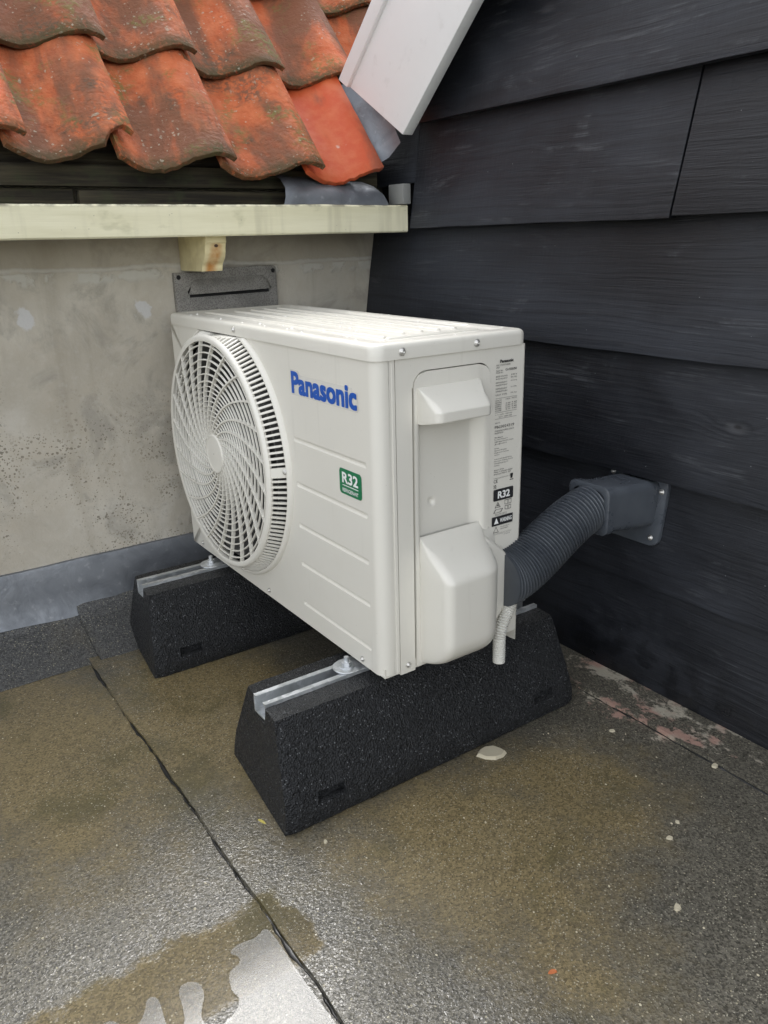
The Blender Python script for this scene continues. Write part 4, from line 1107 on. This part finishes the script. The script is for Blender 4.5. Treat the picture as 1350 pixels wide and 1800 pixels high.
build('print_block', zmap(flat_poly([(.2230, .1715), (.2695, .1715), (.2695, .1830), (.2230, .1830)], 'side', .0004)), M['ink'], rating, 0)
bm = text_bm('R32', 'side', .2345, .2610, .2178, .2253, bold=.03, lift=.0009); build('lettering', zmap(bm), M['wprint'], rating, 0)
bm = text_bm('WARNING', 'side', .2405, .2665, .1748, .1802, bold=.02, lift=.0009)
join_bm(bm, flat_poly([(.2275, .1740), (.2375, .1740), (.2325, .1815)], 'side', .0009)); build('lettering', zmap(bm), M['wprint'], rating, 0)
# rain drops on the lid
bm = bmesh.new()
for i in range(170):
    x, y = rnd.uniform(.01, .77), rnd.uniform(.005, .28); r = rnd.choice((.0010, .0013, .0016, .0022, .003)) * rnd.uniform(.7, 1.1)
    zt = .5206 if (x < .033 or x > .745 or y < .03 or y > .255) else .5184
    q = bmesh.ops.create_uvsphere(bm, u_segments=8, v_segments=5, radius=1)
    for v in q['verts']: v.co = (x + v.co.x * r * 1.2, y + v.co.y * r, zt + max(v.co.z, -.1) * r * .55)
mw_ = NT('rain_water'); mw_.out((.80, .79, .75), .05, ior=1.33)
tag(build('rain_drops', bm, mw_.m, None, 80), 'small rain drops beaded on the lid of the unit', 'rain drops', kind='stuff')

# ================================================================== duct, wall cover, drain hose
V = Vector
path = bez(V((.792, .236, .112)), V((.794, .305, .112)), V((.796, .370, .190)), V((.797, .452, .1985)), 400)
ds = [0]
for a, b in zip(path, path[1:]): ds.append(ds[-1] + (b - a).length)
rad = [.0450 - .0065 * (s / ds[-1]) + .0030 * math.cos(2 * math.pi * s / .0064) for s in ds]
rad[0] = rad[-1] = .044
bm = bmesh.new(); tube(bm, path, rad, 36)
tag(build('corrugated_duct', bm, M['anth'], None, 60, loc=(.792, .34, .06)), 'dark grey corrugated duct running from the unit to the black wall', 'duct')
wc = empty('duct_wall_cover', (.79, YB, .17), 'anthracite plastic duct outlet cover screwed to the black wall', 'duct cover')
bm = bmesh.new(); prism(bm, rounded_rect(.724, .860, .110, .238, .018, 6), 1, YB - .008, YB - .0005)
es = [e for e in bm.edges if all(abs(v.co.y - (YB - .008)) < 1e-5 for v in e.verts)]
bmesh.ops.bevel(bm, geom=es, offset=.003, segments=3, profile=.5, affect='EDGES')
for v in bm.verts: v.co.y += .034 * (v.co.z - .03) / .22
build('mounting_plate', bm, M['anth'], wc, 40)
bm = bmesh.new(); rings = []
for y, ins, k in ((.576, -.002, 1), (.470, .0, 1), (.452, .0, 1), (.450, -.003, 1), (.436, -.003, 1), (.4345, -.001, 1), (.4350, .007, 1), (.452, .007, 1), (.54, .007, 1)):
    sl_ = -.010 * (y - .44) / .11
    rings.append([bm.verts.new((a, y, b + sl_)) for a, b in rounded_rect(.755 + ins, .841 - ins, .157 + ins, .2405 - ins, .015, 6)])
for a, b in zip(rings, rings[1:]):
    for j in range(len(a)): bm.faces.new((a[j], a[(j + 1) % len(a)], b[(j + 1) % len(a)], b[j]))
build('outlet_elbow', bm, M['anth'], wc, 40)
bm = bmesh.new(); rings = []
for x, z, y in ((.735, .226, YB + .0222), (.848, .212, YB + .0200), (.842, .125, YB + .0066), (.738, .123, YB + .0063)):
    bm = bmesh.new(); screw(bm, (x, y, z), (0, -1, .15), .0042); build('screw', bm, M['steel'], wc)
# drain hose
p1 = bez(V((.797, .262, .086)), V((.806, .250, .060)), V((.810, .224, .052)), V((.810, .219, .015)), 110) + [V((.810, .219 , .015 - .0005 * i)) for i in range(1, 92)]
ds = [0]
for a, b in zip(p1, p1[1:]): ds.append(ds[-1] + (b - a).length)
rad = [.0098 + .0011 * math.cos(2 * math.pi * s / .0042) for s in ds]
bm = bmesh.new(); tube(bm, p1, rad, 22)
tag(build('drain_hose', bm, M['hose'], None, 60, loc=(.81, .22, -.03)), 'thin white ribbed drain hose hanging beside the valve cover', 'hose')

# ================================================================== puddle and debris
def smooth_closed(pts, it=2):
    for _ in range(it):
        q = []
        for i, a in enumerate(pts):
            b = pts[(i + 1) % len(pts)]; q += [(a[0] * .75 + b[0] * .25, a[1] * .75 + b[1] * .25), (a[0] * .25 + b[0] * .75, a[1] * .25 + b[1] * .75)]
        pts = q
    return pts
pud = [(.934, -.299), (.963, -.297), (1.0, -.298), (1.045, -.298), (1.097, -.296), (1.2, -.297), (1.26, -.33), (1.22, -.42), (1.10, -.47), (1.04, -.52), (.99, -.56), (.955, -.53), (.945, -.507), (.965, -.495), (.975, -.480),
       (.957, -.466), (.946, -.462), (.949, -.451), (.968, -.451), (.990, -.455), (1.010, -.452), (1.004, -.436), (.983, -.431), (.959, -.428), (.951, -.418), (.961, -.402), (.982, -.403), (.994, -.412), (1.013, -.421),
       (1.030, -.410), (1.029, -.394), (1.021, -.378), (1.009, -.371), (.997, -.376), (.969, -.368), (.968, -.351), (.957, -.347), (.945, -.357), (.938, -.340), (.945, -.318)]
pp = smooth_closed(pud, 2)  # outline follows the edge of the painted sky reflection
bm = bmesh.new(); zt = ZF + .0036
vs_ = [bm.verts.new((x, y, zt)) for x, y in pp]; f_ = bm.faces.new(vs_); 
tag(build('puddle', bm, M['puddle'], None, 20), 'shallow puddle with a painted pale sky reflection beside the felt seam', 'puddle', kind='structure')
def chip(name, x, y, r, h, mat, label, cat, seed, el=1.0, rot=0, zb=None):
    bm = bmesh.new(); n = 9; pts = []
    for k in range(n):
        t = 2 * math.pi * k / n; q = r * (1 + .35 * nz(seed, k * 1.7)); a, b = q * el * math.cos(t), q * math.sin(t)
        pts.append((x + a * math.cos(rot) - b * math.sin(rot), y + a * math.sin(rot) + b * math.cos(rot)))
    z0 = (zb if zb is not None else ZF + .0055)
    lo = [bm.verts.new((a, b, z0)) for a, b in pts]; hi = [bm.verts.new((x + (a - x) * .82, y + (b - y) * .82, z0 + h * (1 + .3 * nz(seed, a * 60, b * 60)))) for a, b in pts]
    bm.faces.new(hi)
    for i in range(n): bm.faces.new((lo[i], lo[(i + 1) % n], hi[(i + 1) % n], hi[i]))
    return tag(build(name, bm, mat, None, 30, loc=(x, y, z0)), label, cat)
chip('mortar_flake', .838, .182, .019, .006, M['stone'], 'flat cream mortar flake lying against the near rubber block', 'mortar flake', 2.2, 1.35, R(55))
chip('straw_bit', .755, -.215, .0022, .002, M['straw'], 'yellow straw bit beside the front end of the near block', 'straw', 5.5, 4, R(20))
chip('orange_chip', 1.203, -.05, .003, .002, M['rustbit'], 'tiny orange chip on the wet felt in the open corner', 'chip', 7.5, 2, R(70))
for i, (x, y, lab) in enumerate(((1.131, .291, 'small white crumb on the felt, upper one of a pair right of the block'), (1.145, .253, 'small white crumb on the felt, lower one of a pair right of the block'), (1.231, .153, 'lone white crumb on the felt towards the right edge'), (.852, -.159, 'small white crumb by the front corner of the near block'), (.917, .398, 'pale mortar crumb between the block and the lap seam'), (1.084, .455, 'white crumb sitting on the seam along the black wall'))):
    chip('crumb', x, y, .0030 + .0010 * (i % 3), .003, M['stone'], lab, 'crumb', 11.0 + i * 3.3, 1.3, i)
bm = bmesh.new()
for i in range(420):
    x = rnd.uniform(.05, 1.6); y = rnd.uniform(-.75, .5)
    if .55 < x < .83 and -.2 < y < .42 or x < .27 and -.2 < y: continue
    r = rnd.uniform(.0007, .0019); z = ZF + (.0065 if y > -.285 else .0008); a0 = rnd.uniform(0, 3)
    lo = [bm.verts.new((x + r * (1.4 if k % 2 else 1) * math.cos(a0 + k * 1.256), y + r * math.sin(a0 + k * 1.256), z)) for k in range(5)]
    tp = bm.verts.new((x, y, z + r)); 
    for k in range(5): bm.faces.new((lo[k], lo[(k + 1) % 5], tp))
tag(build('grit', bm, M['stone'], None, 0), 'loose pale grit scattered over the wet felt', 'grit', kind='stuff')
